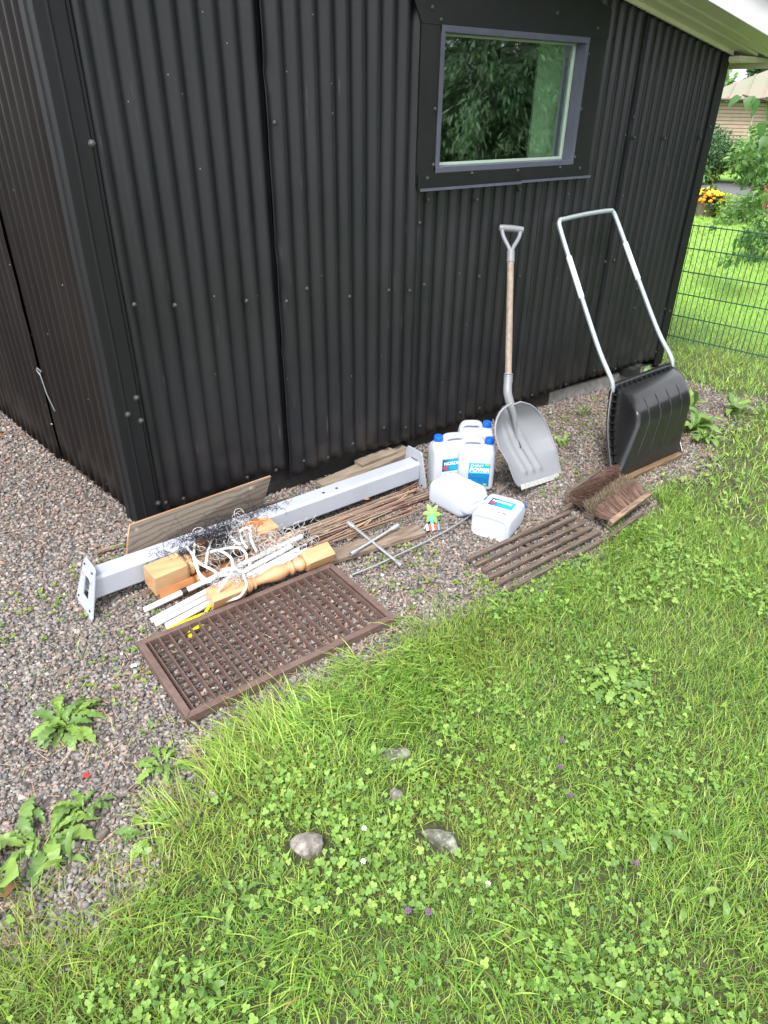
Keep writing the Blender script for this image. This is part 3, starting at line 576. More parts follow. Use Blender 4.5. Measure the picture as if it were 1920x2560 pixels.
tube_thing((.528, 2.178, .017), (1.215, 2.150, .105), .0115, 'white tube with a black joint collar', .22)
tube_thing((.528, 2.108, .012), (1.150, 2.130, .090), .0115, 'white plain tube directly below the one with the black collar')
tube_thing((.532, 2.078, .012), (1.17, 2.105, .080), .0110, 'white tube between two others, second from the yellow peg')
tube_thing((.560, 2.045, .012), (1.20, 2.090, .072), .0125, 'white tube nearest to the yellow peg and the grate')
b = MB(); b.loft([[Vector((1.13, 2.165, .118))+Vector((s*.05, .008*math.cos(i*PI/4)*q, .008*math.sin(i*PI/4)*q+s*.004)) for i in range(8)] for s, q in ((0, 1), (.8, 1), (1, .4))])
tag(b.build('wooden_dowel', M_pine, loc=(1.15, 2.165, .118), smooth=True), 'short orange wooden dowel lying on the white tubes', 'dowel')

# ================================================================== net with white tape
net = thing('net_with_tape', 'tangled black and white net with white edge tape dumped over the newel posts', 'net', (.88, 2.24, .05))
V = []; F = []
def strand(P, r, V, F):
    P = np.array(P); o = len(V); k = len(P); T = np.gradient(P, axis=0); T /= np.linalg.norm(T, axis=1)[:, None]+1e-9
    u = np.cross(T, [.3, .2, .93]); u /= np.linalg.norm(u, axis=1)[:, None]+1e-9; w2 = np.cross(T, u)
    for j in range(3):
        a = 2*PI*j/3; V.append(P+(u*math.cos(a)+w2*math.sin(a))*r)
    return k
def netmesh(name, m, n, cx, sx, r, seed, hz, spread=1.0, clumps=None):
    g = np.random.default_rng(seed); Vs = []; Fs = []; o = 0
    for i in range(n):
        if clumps: c = clumps[g.integers(len(clumps))]
        else: c = (cx[0], cx[1], cx[2], sx[0], sx[1])
        p = np.array([c[0]+g.normal()*c[3], c[1]+g.normal()*c[4], c[2]+abs(g.normal())*hz]); P = [p]; d = g.normal(size=3)*[1, 1, .5]; d /= np.linalg.norm(d); k = g.integers(10, 26)
        cr = g.normal(size=3)*.5
        for q in range(k):
            d = d+np.cross(cr, d)*.35+g.normal(size=3)*[.35, .35, .25]; d /= np.linalg.norm(d)
            p = p+d*.0085*spread; p[2] = max(p[2], .012); P.append(p)
            if q % 6 == 0: cr = g.normal(size=3)
        P = np.array(P); T = np.gradient(P, axis=0); T /= np.linalg.norm(T, axis=1)[:, None]+1e-9
        u = np.cross(T, [.31, .22, .93]); u /= np.linalg.norm(u, axis=1)[:, None]+1e-9; w2 = np.cross(T, u); k = len(P)
        for j in range(3):
            a = 2*PI*j/3; Vs.append(P+(u*math.cos(a)+w2*math.sin(a))*r)
        for j in range(3):
            a0 = o+j*k; a1 = o+((j+1) % 3)*k; s_ = np.arange(k-1); Fs.append(np.stack([a0+s_, a0+s_+1, a1+s_+1, a1+s_], -1))
        o += 3*k
    return mesh_np(name, np.concatenate(Vs)-np.array(net.location), np.concatenate(Fs), m, None, 'stuff', False, net)
netmesh('net_mesh', M_net, 640, 0, 0, .0009, 3, .018, .85, [(.87, 2.30, .12, .045, .035), (.80, 2.30, .12, .04, .025), (.93, 2.27, .12, .045, .035), (.96, 2.33, .13, .05, .02), (.88, 2.24, .13, .05, .03), (.84, 2.27, .13, .04, .03), (.90, 2.29, .13, .05, .035), (.72, 2.30, .11, .05, .015), (1.08, 2.37, .14, .08, .012)])
netmesh('white_net_mesh', M_netw, 260, 0, 0, .0009, 5, .012, 1, [(1.05, 2.16, .105, .07, .03), (.90, 2.20, .13, .05, .04), (1.12, 2.14, .10, .05, .02), (.98, 2.24, .13, .04, .03), (.85, 2.06, .10, .04, .02)])
def tape(P, nrm, wd=.0095, n=4):
    P = spline(P, n); k = len(P); N_ = [Vector(nrm)+Vector((.35*math.sin(i*.23), .3*math.cos(i*.19), .1*math.sin(i*.3))) for i in range(k)]
    MB().ribbon(P, wd, N_).build('edge_tape', M_tape, net, smooth=True)
VW = (-.6, -.6, .55)                                 # roughly towards where one stands
tape([(0.836, 2.378, 0.150), (0.792, 2.273, 0.155), (0.755, 2.196, 0.155), (0.737, 2.127, 0.155), (0.734, 2.074, 0.150), (0.742, 2.038, 0.150), (0.763, 2.038, 0.150), (0.785, 2.062, 0.150), (0.779, 2.083, 0.155), (0.760, 2.128, 0.160), (0.755, 2.171, 0.160)], VW)
tape([(0.772, 2.326, 0.140), (0.765, 2.243, 0.150), (0.752, 2.166, 0.160), (0.734, 2.113, 0.155), (0.725, 2.065, 0.150), (0.731, 2.034, 0.148), (0.750, 2.029, 0.148)], VW)
tape([(0.881, 2.301, 0.150), (0.838, 2.230, 0.160), (0.800, 2.172, 0.160), (0.770, 2.119, 0.155)], VW)
tape([(0.820, 2.182, 0.165), (0.844, 2.163, 0.175), (0.855, 2.113, 0.180), (0.855, 2.063, 0.180), (0.835, 2.023, 0.165), (0.801, 2.012, 0.140), (0.770, 2.015, 0.105), (0.764, 2.038, 0.055), (0.767, 2.019, 0.045), (0.802, 2.003, 0.050), (0.839, 1.990, 0.060), (0.864, 1.977, 0.105), (0.876, 2.014, 0.115), (0.885, 2.047, 0.120)], VW)
tape([(0.996, 2.281, 0.150), (0.962, 2.194, 0.160), (0.958, 2.143, 0.150)], VW)
tape([(0.990, 2.274, 0.150), (1.010, 2.261, 0.165), (1.021, 2.237, 0.165), (0.989, 2.165, 0.165), (0.983, 2.115, 0.140)], VW)
tape([(0.962, 2.340, 0.150), (0.933, 2.242, 0.165), (0.936, 2.195, 0.160), (0.948, 2.179, 0.150)], VW)
tape([(0.887, 2.294, 0.155), (0.929, 2.290, 0.155), (0.966, 2.274, 0.155)], VW)
tape([(0.850, 2.177, 0.165), (0.896, 2.165, 0.165), (0.928, 2.144, 0.160), (0.932, 2.102, 0.155), (0.922, 2.075, 0.145), (0.928, 2.055, 0.135)], VW)
tape([(0.817, 2.079, 0.140), (0.852, 2.066, 0.140), (0.880, 2.040, 0.130), (0.905, 2.032, 0.130), (0.927, 2.064, 0.140)], VW)
tape([(1.129, 2.100, 0.090), (1.155, 2.085, 0.090), (1.166, 2.058, 0.070), (1.200, 2.066, 0.060)], VW)
tape([(1.038, 2.043, 0.100), (1.087, 2.050, 0.095), (1.145, 2.069, 0.085), (1.217, 2.094, 0.070), (1.221, 2.080, 0.050), (1.175, 2.059, 0.060)], VW)
tape([(0.791, 2.050, 0.140), (0.816, 2.055, 0.130), (0.848, 2.044, 0.130)], VW)
cw = MB()
for (c, r) in (((1.04, 2.37, .17), .022), ((.93, 2.15, .15), .028), ((1.08, 2.24, .12), .02), ((.84, 2.33, .16), .03)):
    cw.tube([Vector(c)+Vector((math.cos(a*.5)*r, math.sin(a*.5)*r*.7, math.sin(a*.5)*r*.8)) for a in range(11)], .0013, 5)
cw.build('white_cord', M_tape, net, smooth=True)

# ================================================================== yellow pegs
def peg(a, b_, label, w0=.014):
    a, b_ = Vector(a), Vector(b_); d = (b_-a).normalized(); s = Vector((-d.y, d.x, 0)); u = Vector((0, 0, 1))
    rr = [(0, .7, .004), (.03, 1, .005), (.35, .95, .006), (.7, .6, .005), (1, .12, .003)]; L_ = (b_-a).length
    b = MB(); b.loft([[a+d*L_*t+s*(w0*q)*sx+u*h*sz_ for sx, sz_ in ((-1, -.2), (-.25, -.2), (0, 1), (.25, -.2), (1, -.2), (.3, .5), (0, 1.6), (-.3, .5))] for t, q, h in rr])
    tag(b.build('tent_peg', M_yellow, loc=a, smooth=True, bevel=0), label, 'tent peg')
peg((.560, 2.025, .010), (.70, 2.025, .020), 'yellow plastic peg lying on gravel beside the white tubes', .012)
peg((.705, 2.016, .032), (.742, 2.034, .04), 'thin tip of a yellow peg touching the back edge of the rusty grate', .006)
peg((.612, 1.965, .008), (.700, 1.985, .012), 'yellow peg lying on the gravel under the grate bars', .009)
peg((.606, 1.950, .006), (.630, 1.955, .006), 'small yellow peg piece under the grate bars, left of the other', .007)

# ================================================================== rusty grate
gr = thing('metal_grate', 'rusty brown rectangular doormat grate with diagonal bars lying at the lawn edge', 'grate', (.84, 1.79, 0))
gx0, gx1, gy0, gy1, gt = .435, 1.262, 1.562, 2.000, .036; wd = .024
def frame_bar(a, b_, m_in):                          # mitred angle bar
    V = []
    (ax_, ay_), (bx_, by_) = a, b_; (cx_, cy_), (dx_, dy_) = m_in
    for z in (.004, gt): V += [(ax_, ay_, z), (bx_, by_, z), (dx_, dy_, z), (cx_, cy_, z)]
    MB().add(V, [(3, 2, 1, 0), (4, 5, 6, 7), (0, 1, 5, 4), (1, 2, 6, 5), (2, 3, 7, 6), (3, 0, 4, 7)]).build('frame_bar', M_rustgrate, gr, bevel=.0015)
g_ = .0006
frame_bar((gx0+g_, gy0), (gx1-g_, gy0), ((gx0+wd+g_, gy0+wd), (gx1-wd-g_, gy0+wd)))
frame_bar((gx1-g_, gy1), (gx0+g_, gy1), ((gx1-wd-g_, gy1-wd), (gx0+wd+g_, gy1-wd)))
frame_bar((gx0, gy1-g_), (gx0, gy0+g_), ((gx0+wd, gy1-wd-g_), (gx0+wd, gy0+wd+g_)))
frame_bar((gx1, gy0+g_), (gx1, gy1-g_), ((gx1-wd, gy0+wd+g_), (gx1-wd, gy1-wd-g_)))
nb = 21; b0 = MB().box((0, 0, 0), (.0032, gy1-gy0-2*wd, .024)); o0 = b0.build('grate_bar', M_rustgrate)
for i in range(nb):
    x = gx0+wd+.012+(gx1-gx0-2*wd-.024)*i/(nb-1)
    o = o0 if i == 0 else o0.copy()
    if i: COL.objects.link(o)
    o.parent = gr; o.location = Vector((x, (gy0+gy1)/2, .0215))-gr.location; o.rotation_euler = (0, .12, 0)
o1 = MB().box((0, 0, 0), (gx1-gx0-2*wd, .0028, .009)).build('cross_bar', M_rustgrate)
for i in range(11):
    y = gy0+wd+.018+(gy1-gy0-2*wd-.036)*i/10; o = o1 if i == 0 else o1.copy()
    if i: COL.objects.link(o)
    o.parent = gr; o.location = Vector(((gx0+gx1)/2, y, .013))-gr.location

# ================================================================== grey board, cross wrench, rod, toy palm
gb = MB(); gb.bar((1.275, 2.055, .022), (1.735, 1.985, .028), .085, .026); tag(gb.build('weathered_board', M_greywood, loc=(1.5, 2.02, .02), bevel=.004), 'short weathered grey board lying under the cross wrench', 'board')
wr = thing('cross_wrench', 'chrome four-way wheel wrench cross lying on the weathered board', 'wheel wrench', (1.494, 2.0, .055))
def arm(a, b_, da):
    a, b_ = Vector(a), Vector(b_); d = (b_-a).normalized()
    MB().tube([a, b_], .0068, 10).build('arm', M_chrome, wr, smooth=True)
    for P, s in ((a, -1), (b_, 1)):
        u = d.orthogonal().normalized(); v = d.cross(u); Rg = lambda q, rr: [P+d*s*q+u*rr*math.cos(i*PI/6)*1+v*rr*math.sin(i*PI/6)*1 for i in range(12)]
        rings = [Rg(-.022, .0075), Rg(-.010, .0115), Rg(.020, .0118), Rg(.020, .008), Rg(.004, .008)]
        if s < 0: rings = [r[::-1] for r in rings]
        MB().loft(rings).build('socket', M_chrome, wr, smooth=True, auto=40)
arm((1.476, 2.165, .058), (1.490, 1.835, .030), 0); arm((1.372, 1.995, .046), (1.618, 2.032, .060), 0)
tag(MB().tube(spline([(1.296, 1.900, 0.016), (1.411, 1.890, 0.022), (1.541, 1.893, 0.024), (1.732, 1.905, 0.024), (1.953, 1.937, 0.024), (2.180, 1.997, 0.026), (2.384, 2.060, 0.028)], 5), .0040, 8).build('metal_rod', M_galv, loc=(1.85, 2.0, .01), smooth=True), 'long thin metal rod lying on the gravel under the canisters', 'rod')
pt = thing('toy_palm', 'bright green toy palm tree with red, white and blue base at the board end', 'toy', (1.80, 2.02, .0))
b = MB(); c0 = Vector((1.832, 2.025, .058)); n_ = Vector((-.55, -.6, .58)).normalized(); u = n_.orthogonal().normalized(); v = n_.cross(u); O = []
for i in range(24):
    a = 2*PI*i/24; O.append(.034*(1+.38*math.cos(6*a))*(1+.12*math.sin(2*a)))
V = [c0+n_*e+(u*math.cos(2*PI*i/24)+v*math.sin(2*PI*i/24))*O[i] for e in (-.003, .003) for i in range(24)]+[c0-n_*.006, c0+n_*.010]
b.add(V, [(i, (i+1) % 24, 24+(i+1) % 24, 24+i) for i in range(24)]+[(48, (i+1) % 24, i) for i in range(24)]+[(49, 24+i, 24+(i+1) % 24) for i in range(24)]); b.build('fronds', M_toygreen, pt, smooth=True)
MB().tube([(1.805, 1.992, .020), (1.818, 2.008, .040), (1.828, 2.022, .054)], .008, 8).build('trunk', M_toyblue, pt, smooth=True)
for i, m in enumerate((M_toywhite, M_toyred, M_toywhite, M_toyred, M_toyblue)):
    x = 1.770+.011*i; y = 1.990-.007*i; MB().tube([(x, y+.012, .012), (x+.004, y, .036), (x-.002, y-.012, .014)], .0062, 8).build('base_stripe', m, pt, smooth=True)

# ================================================================== canisters
def text(s, size, M, m, parent, bold=0, shear=0, align='LEFT'):
    c = bpy.data.curves.new('lettering', 'FONT'); c.body = s; c.size = size; c.align_x = align; c.extrude = 0.0002; c.offset = bold; c.shear = shear; c.resolution_u = 3
    t = bpy.data.objects.new('lettering_src', c); COL.objects.link(t); dg = bpy.context.evaluated_depsgraph_get(); dg.update()
    me = bpy.data.meshes.new_from_object(t.evaluated_get(dg)); bpy.data.objects.remove(t); me.materials.clear(); me.materials.append(m)
    o = bpy.data.objects.new('lettering', me); COL.objects.link(o); o.parent = parent; o.matrix_local = M; return o
def se(a, b, n, p, z, sx=1, sy=1, ox=0, oy=0):
    out = []
    for i in range(n):
        t = 2*PI*i/n; c, s_ = math.cos(t), math.sin(t); out.append((ox+a*math.copysign(abs(c)**(2/p), c), oy+b*math.copysign(abs(s_)**(2/p), s_), z))
    return out
def canister(label, loc, axes, brand, cap=1, group='milky plastic canisters beside the grey shovel', neck=True):
    """local: x width .185, y depth .13 (front is -y), z height"""
    t = bpy.data.objects.new('canister', None); COL.objects.link(t); t.empty_display_size = .05; tag(t, label, 'canister', group)
    X, Y, Z = [Vector(a).normalized() for a in axes]; t.matrix_world = Matrix.Translation(loc) @ Matrix((X, Y, Z)).transposed().to_4x4()
    a, d = .091, .062; n = 40; b = MB()
    rings = [se(a*.05, d*.05, n, 3, .004), se(a*.5, d*.5, n, 4, .004), se(a*.82, d*.78, n, 5, .004), se(a*.88, d*.84, n, 5, .002), se(a*.90, d*.86, n, 5, 0), se(a*.97, d*.96, n, 5, .006), se(a, d, n, 5.5, .016)]
    for k in range(9): z = .025+.165*k/8; q = 1+.004*math.sin(k*2.2); rings.append(se(a*q, d*q, n, 5.5, z))
    rings += [se(a*.985, d*.96, n, 5, .203), se(a*.94, d*.84, n, 4.5, .216), se(a*.87, d*.62, n, 4, .228), se(a*.80, d*.44, n, 3.5, .234), se(a*.70, d*.25, n, 3, .236)]
    b.loft(rings)
    def loc_build(mb, nm, m, **k): o = mb.build(nm, m, None, **k); o.parent = t; return o
    loc_build(b, 'body', M_canister, smooth=True, auto=60)
    sx = cap
    h = MB(); P = spline([(sx*.024, 0, .222), (sx*.022, 0, .244), (sx*.008, 0, .2545), (-sx*.030, 0, .2555), (-sx*.060, 0, .251), (-sx*.0745, 0, .232), (-sx*.0785, 0, .200)], 5)
    def hr(Pi, tg): 
        u_ = Vector((0, 1, 0)); v_ = tg.cross(u_); return [Pi+u_*.023*math.copysign(abs(math.cos(q))**.6, math.cos(q))+v_*.0115*math.copysign(abs(math.sin(q))**.7, math.sin(q)) for q in [2*PI*i/14 for i in range(14)]]
    h.loft([hr(P[i], (P[min(i+1, len(P)-1)]-P[max(i-1, 0)]).normalized()) for i in range(len(P))]); loc_build(h, 'handle', M_canister, smooth=True, auto=60)
    nk = MB(); cx = sx*.056
    nk.loft([[(cx+r*math.cos(i*PI/10), r*math.sin(i*PI/10), z) for i in range(20)] for r, z in ((.034, .205), (.031, .226), (.0225, .238), (.0205, .246))]); loc_build(nk, 'neck', M_canister, smooth=True, auto=60)
    cp = MB(); ring = lambda r, z, g=0: [(cx+(r-(g if i % 2 else 0))*math.cos(i*PI/20), (r-(g if i % 2 else 0))*math.sin(i*PI/20), z) for i in range(40)]
    cp.loft([ring(.0235, .240), ring(.0235, .244), ring(.0215, .2445), ring(.0215, .246), ring(.0228, .2465, .0008), ring(.0225, .262, .0008), ring(.0200, .266), ring(.0150, .266), ring(.0145, .2648), ring(.001, .2648)])
    loc_build(cp, 'cap', M_cap, smooth=True, auto=30)
    # label
    def rect(x0, x1, z0, z1, m, lay=0, nm='label_panel'):
        bb = MB(); y = -d-.0006-.00035*lay; bb.add([(x0, y, z0), (x1, y, z0), (x1, y, z1), (x0, y, z1)], [(0, 1, 2, 3)]); loc_build(bb, nm, m)
    def tx(s, size, x, z, m, bold=0, shear=0):
        text(s, size, Matrix.Translation((x, -d-.0022, z)) @ Matrix.Rotation(PI/2, 4, 'X'), m, t, bold, shear)
    if brand == 'nordic':
        x0, x1 = -.052, .062
        rect(x0, x1, .040, .092, M_labelw); rect(x0, x1, .092, .160, M_labelg, 0)
        tx('NORDIC', .024, x0+.008, .128, M_labelw, .0007); rect(x0+.035, x1-.004, .111, .118, M_labelt, 1); rect(x0+.035, x1-.02, .102, .107, M_labelt, 1)
        bb = MB(); bb.add([(x0+.018+.011*math.cos(i*PI/8), -d-.0018, .112+.011*math.sin(i*PI/8)) for i in range(16)], [tuple(range(16))]); loc_build(bb, 'label_badge', M_labelr)
        bb = MB(); 
        for i in range(16):
            for q in (0, 1): pass
        bb.add([(x0+.016+r*math.cos(i*PI/8), -d-.0018, .070+r*math.sin(i*PI/8)) for r in (.009, .0075) for i in range(16)], [(i, (i+1) % 16, 16+(i+1) % 16, 16+i) for i in range(16)]); loc_build(bb, 'label_symbol', M_labelk)
        for k, L_ in enumerate((.055, .060, .048, .058)): rect(x0+.032, x0+.032+L_, .083-.006*k, .0848-.006*k, M_greyplastic, 1)
        for k in range(9): rect(x1-.026+.0024*k, x1-.0247+.0024*k+(.0006 if k % 3 else 0), .043, .058, M_labelk, 1)
        rect(x1-.045, x1-.036, .043, .052, M_labelk, 1)
    elif brand == 'shiny':
        x0, x1 = -.038, .066
        rect(x0, x1, .030, .155, M_labelt); rect(x0, x1, .030, .097, M_label, 1); rect(x1-.024, x1-.002, .143, .154, M_labelgr, 1); rect(x1-.028, x1-.010, .034, .044, M_labelgr, 2)
        tx('SHINY', .023, x0+.006, .134, M_labelw, .0001, .25); tx('POWER', .028, x0+.004, .110, M_labelw, .0012, .2)
        rect(x0+.006, x1-.004, .1035, .1055, M_labelw, 1)
        for k, L_ in enumerate((.09, .085, .0, .045, .075, .08)):
            if L_: rect(x0+.006, x0+.006+L_, .090-.0095*k, .0915-.0095*k, M_labelt, 2)
        bb = MB(); bb.add([(x0+.012+.006*math.cos(i*PI/6), -d-.0022, .058+.006*math.sin(i*PI/6)) for i in range(12)], [tuple(range(12))]); loc_build(bb, 'label_symbol', M_labelw)
        rect(x0+.0, x0+.022, .031, .037, M_labelw, 2)
    return t
def yaw(a, tilt=0): a = math.radians(a); return ((math.cos(a), math.sin(a), 0), (-math.sin(a), math.cos(a), 0), (0, 0, 1))
canister('upright canister with cap at its left and NORDIC label, beside the post end', (2.165, 2.300, gh(2.16, 2.3)+.006), yaw(-20), 'nordic', -1)
canister('upright canister with SHINY POWER label and blue cap on its right', (2.255, 2.185, gh(2.25, 2.18)+.006), yaw(-42), 'shiny', 1)
canister('upright canister at the back with an open handle and its label hidden', (2.385, 2.335, gh(2.38, 2.33)+.006), yaw(-40), 'plain', 1)
canister('unlabelled canister lying flat with its cap pointing right', (2.035, 2.195, gh(2.05, 2.1)+.064), ((1, .12, .02), (.02, .0, -1), (-.12+.20, -1, 0)), 'plain', 1)
X4 = Vector((2.117-2.072, 1.741-1.849, 0)).normalized(); Z4 = Vector((-X4.y, X4.x, 0)); 
if Z4.x < 0: Z4 = -Z4
canister('canister lying on its back with a NORDIC label facing up', Vector((2.005, 1.800, gh(2.1, 1.8)+.064))-Z4*.055, (X4, -Vector((0, 0, 1)), Z4), 'nordic', 1)

# ================================================================== grey snow shovel
sh = thing('snow_shovel', 'grey plastic snow shovel with wooden shaft and D-grip leaning on the shed', 'shovel', (2.5, 1.97, 0))
T = Vector((2.505, 1.985, .035)); Nk = Vector((2.372, 2.188, .372)); W_ = Vector((.43, .055, -.075)).normalized(); U = (Nk-T); Lb = U.length; U = U.normalized(); Nn = W_.cross(U).normalized()
if Nn.z < 0: Nn = -Nn
def shovel_surf(u, v):                               # u 0..1 along from tip, v -1..1 across
    wdt = .202*(1+.22*u) if u < .50 else .2242*math.sqrt(max(0, 1-((u-.50)/.505)**2.5))+.003
    if u < .06: wdt *= .93+.07*(u/.06)**.5
    rise = .050*max(0, u-.40)**2/.36
    edge = abs(v)**3*(.045+.03*u)*min(1, u*2+.35)
    y = rise+edge
    rib = 0
    for c in (-.34, .0, .34):
        g = math.exp(-((v-c*(1-.35*u))/.075)**2)*min(1, max(0, (u-.10)/.06))*min(1, max(0, (.85-u)/.2)); rib -= .013*g
    return T+U*(u*Lb*1.02)+W_*(v*wdt)+Nn*(y-rib*-1*-1)
nu, nv = 44, 48; b = MB(); P = [[shovel_surf(.0+i/nu, -1+2*j/nv) for j in range(nv+1)] for i in range(nu+1)]
V = [p for r in P for p in r]; F = [(i*(nv+1)+j, i*(nv+1)+j+1, (i+1)*(nv+1)+j+1, (i+1)*(nv+1)+j) for i in range(nu) for j in range(nv)]
b.add(V, F); o = b.build('blade', M_greyplastic, sh, smooth=True, auto=70); solid(o, .004)
rim = [P[i][0] for i in range(0, nu+1)]+[P[nu][j] for j in range(1, nv)]+[P[i][nv] for i in range(nu, -1, -1)]
MB().tube(rim[::2]+[rim[-1]], .0045, 6).build('rim', M_greyplastic, sh, smooth=True)
e0, e1 = shovel_surf(0, -.93), shovel_surf(0, .93); MB().bar(e0-U*.008+Nn*.002, e1-U*.008+Nn*.002, .026, .005, up=Nn).build('edge_strip', M_alublade, sh, bevel=.001)
cp_ = shovel_surf(.47, 0)+Nn*.006
MB().tube([cp_-W_*.020+U*.005, cp_-W_*.006-U*.004, cp_+W_*.003+U*.022, cp_+W_*.010+U*.050], [.0005, .0022, .0018, .0004], 5).build('crack', M_hole, sh)
MB().tube([cp_-W_*.001-U*.01, cp_+W_*.002-U*.05, cp_-W_*.001-U*.10], [.0008, .0006, .0003], 4).build('crack', M_hole, sh)
TOP = Vector((2.775, 2.590, 1.125)); nb_ = Vector((2.415, 2.168, .462))
Hn = (TOP-nb_).normalized()
soc = spline([shovel_surf(.60, 0)+Nn*.002, shovel_surf(.60, 0).lerp(nb_, .5)+Nn*.012, nb_, nb_+Hn*.085], 6)
MB().tube(soc, [.004+.017*min(1, i/9) for i in range(len(soc))], 16).build('socket', M_greyplastic2, sh, smooth=True)
for q in (.06, .072, .085, .096): MB().tube([nb_+Hn*q, nb_+Hn*(q+.007)], .0225, 16).build('collar', M_greyplastic2, sh, smooth=True)
MB().tube([nb_+Hn*.08, TOP-Hn*.16], .0165, 16).build('shaft', M_handle, sh, smooth=True)
g0 = TOP-Hn*.175; MB().tube([g0, g0+Hn*.062], .0195, 16).build('grip_sleeve', M_greyplastic2, sh, smooth=True)
Gs = (Vector((.83, -.50, 0))-Hn*Vector((.83, -.50, 0)).dot(Hn)).normalized()
for s in (-1, 1):
    MB().tube(spline([g0+Hn*.055, g0+Hn*.088+Gs*s*.014, g0+Hn*.140+Gs*s*.040, g0+Hn*.188+Gs*s*.050], 5), [.012]*3+[.0105]*6+[.0105]*7, 10).build('grip_arm', M_greyplastic2, sh, smooth=True)
MB().tube([g0+Hn*.185-Gs*.062, g0+Hn*.185-Gs*.052, g0+Hn*.187, g0+Hn*.185+Gs*.052, g0+Hn*.185+Gs*.062], [.014, .0165, .0170, .0165, .014], 14).build('grip_bar', M_greyplastic2, sh, smooth=True)
MB().tube([g0+Hn*.02-Vector((.55, .6, 0))*.018*1.0, g0+Hn*.02-Vector((.55, .6, 0))*.028], .004, 8).build('rivet', M_galv, sh)

# ================================================================== snow scoop
sc = thing('snow_scoop', 'black plastic snow pusher scoop with tubular handle leaning against the shed', 'snow scoop', (3.2, 1.8, 0))
LIP = (Vector((2.875, 1.775, .022)), Vector((3.425, 1.775, .022)))
RT = (Vector((3.10, 2.040, .372)), Vector((3.612, 2.020, .398)))
ftop = (Vector((2.995, 1.795, .315)), Vector((3.465, 1.795, .335)))
def fcurve(side):
    a, f, r = LIP[side], ftop[side], RT[side]; i = Vector((.02 if side == 0 else -.02, 0, 0))
    return spline([a, a.lerp(f, .35)+Vector((0, -.008, 0)), a.lerp(f, .72)+Vector((0, -.010, 0)), f.lerp(a, .08)+Vector((0, -.006, .0)), f+Vector((0, .022, .030)), f.lerp(r, .45)+Vector((0, -.0, .038))+i*.5, f.lerp(r, .8)+Vector((0, 0, .022))+i*.8, r+i], 8)
fl, fr2 = fcurve(0), fcurve(1); ns = len(fl); kb = int(ns*.62)
def rimp(side, k):
    t = min(1, k/kb); i = Vector((.02 if side == 0 else -.02, 0, 0)); q = LIP[side].lerp(RT[side], t); q = q+Vector((0, .05, 0))*math.sin(PI*t)*.6; return q+i*t
b = MB(); rings = []
for k in range(ns):
    a, c, d, e = rimp(0, k), fl[k], fr2[k], rimp(1, k); sec = []
    for (p, q, r) in ((a, c, d), (c, d, e)):
        f1 = .0 if p is a else None
    rd = min(.035, (c-a).length*.5, (d-e).length*.5)
    def pt(p, q, s): L_ = (q-p).length; return p if L_ < 1e-6 else p+(q-p)*(s/L_)
    A1, A2 = pt(c, a, rd), pt(c, d, rd); B1, B2 = pt(d, c, rd), pt(d, e, rd)
    bez = lambda p, q, r, n_: [(p*(1-t)**2+q*2*t*(1-t)+r*t*t) for t in [i/n_ for i in range(n_+1)]]
    sec = [a.lerp(A1, i/5) for i in range(5)]+bez(A1, c, A2, 6)+[A2.lerp(B1, i/12) for i in range(1, 12)]+bez(B1, d, B2, 6)+[B2.lerp(e, i/5) for i in range(1, 6)]
    rings.append(sec)
n = len(rings[0]); V = [p for r in rings for p in r]; F = [(i*n+j, i*n+j+1, (i+1)*n+j+1, (i+1)*n+j) for i in range(ns-1) for j in range(n-1)]
o = b.add(V, F).build('tub', M_scoop, sc, smooth=True, auto=80); solid(o, .004)
# pressed ribs on the face
for v in (.20, .40, .60, .80):
    P = [fl[k].lerp(fr2[k], v)+Vector((0, -.0005, 0)) for k in range(4, int(ns*.70))]; k_ = len(P)
    MB().tube(P, [.0008+.0045*min(1, i/3, (k_-1-i)/2+.15) for i in range(k_)], 8).build('pressed_rib', M_scoop, sc, smooth=True)
# rim flange and gussets
path = [rimp(0, k) for k in range(0, kb+1)]+[RT[0].lerp(RT[1], i/10) for i in range(1, 10)]+[rimp(1, k) for k in range(kb, -1, -1)]
ctr = (RT[0]+RT[1]+LIP[0]+LIP[1])/4; nrm_f = (RT[1]-RT[0]).cross(LIP[0]-RT[0]).normalized(); outer = []
for i, p in enumerate(path):
    t = (path[min(i+1, len(path)-1)]-path[max(i-1, 0)]).normalized(); o_ = t.cross(nrm_f).normalized(); o_ = o_ if o_.dot(p-ctr) > 0 else -o_; outer.append(p+o_*.034)
V = path+outer; m_ = len(path); F = [(i, i+1, m_+i+1, m_+i) for i in range(m_-1)]
o = MB().add(V, F).build('rim_flange', M_scoop, sc, smooth=True, auto=50); solid(o, .004)
b = MB(); b.tube(outer, .0045, 6); b.build('rim_bead', M_scoop, sc, smooth=True)
gu = 0
for side in (0, 1):
    for k in range(3, kb, 3):
        p = rimp(side, k); f = (fl, fr2)[side][k]; sd_ = Vector((-1 if side == 0 else 1, 0, 0)); q = p.lerp(f, min(1, .035/max(.04, (f-p).length)))
        MB().add([p+sd_*.0, p+sd_*.028, q, p+Vector((0, 0, .003)), p+sd_*.028+Vector((0, 0, .003)), q+Vector((0, 0, .003))], [(0, 2, 1), (3, 4, 5), (0, 1, 4, 3), (1, 2, 5, 4), (2, 0, 3, 5)]).build('gusset', M_scoop, sc)
for i in range(1, 12):
    p = RT[0].lerp(RT[1], i/12); f = fl[ns-5].lerp(fr2[ns-5], i/12); MB().add([p, p+Vector((0, .004, .030)), f, p+Vector((.003, 0, 0)), p+Vector((.003, .004, .030)), f+Vector((.003, 0, 0))], [(0, 2, 1), (3, 4, 5), (0, 1, 4, 3), (1, 2, 5, 4), (2, 0, 3, 5)]).build('gusset', M_scoop, sc)
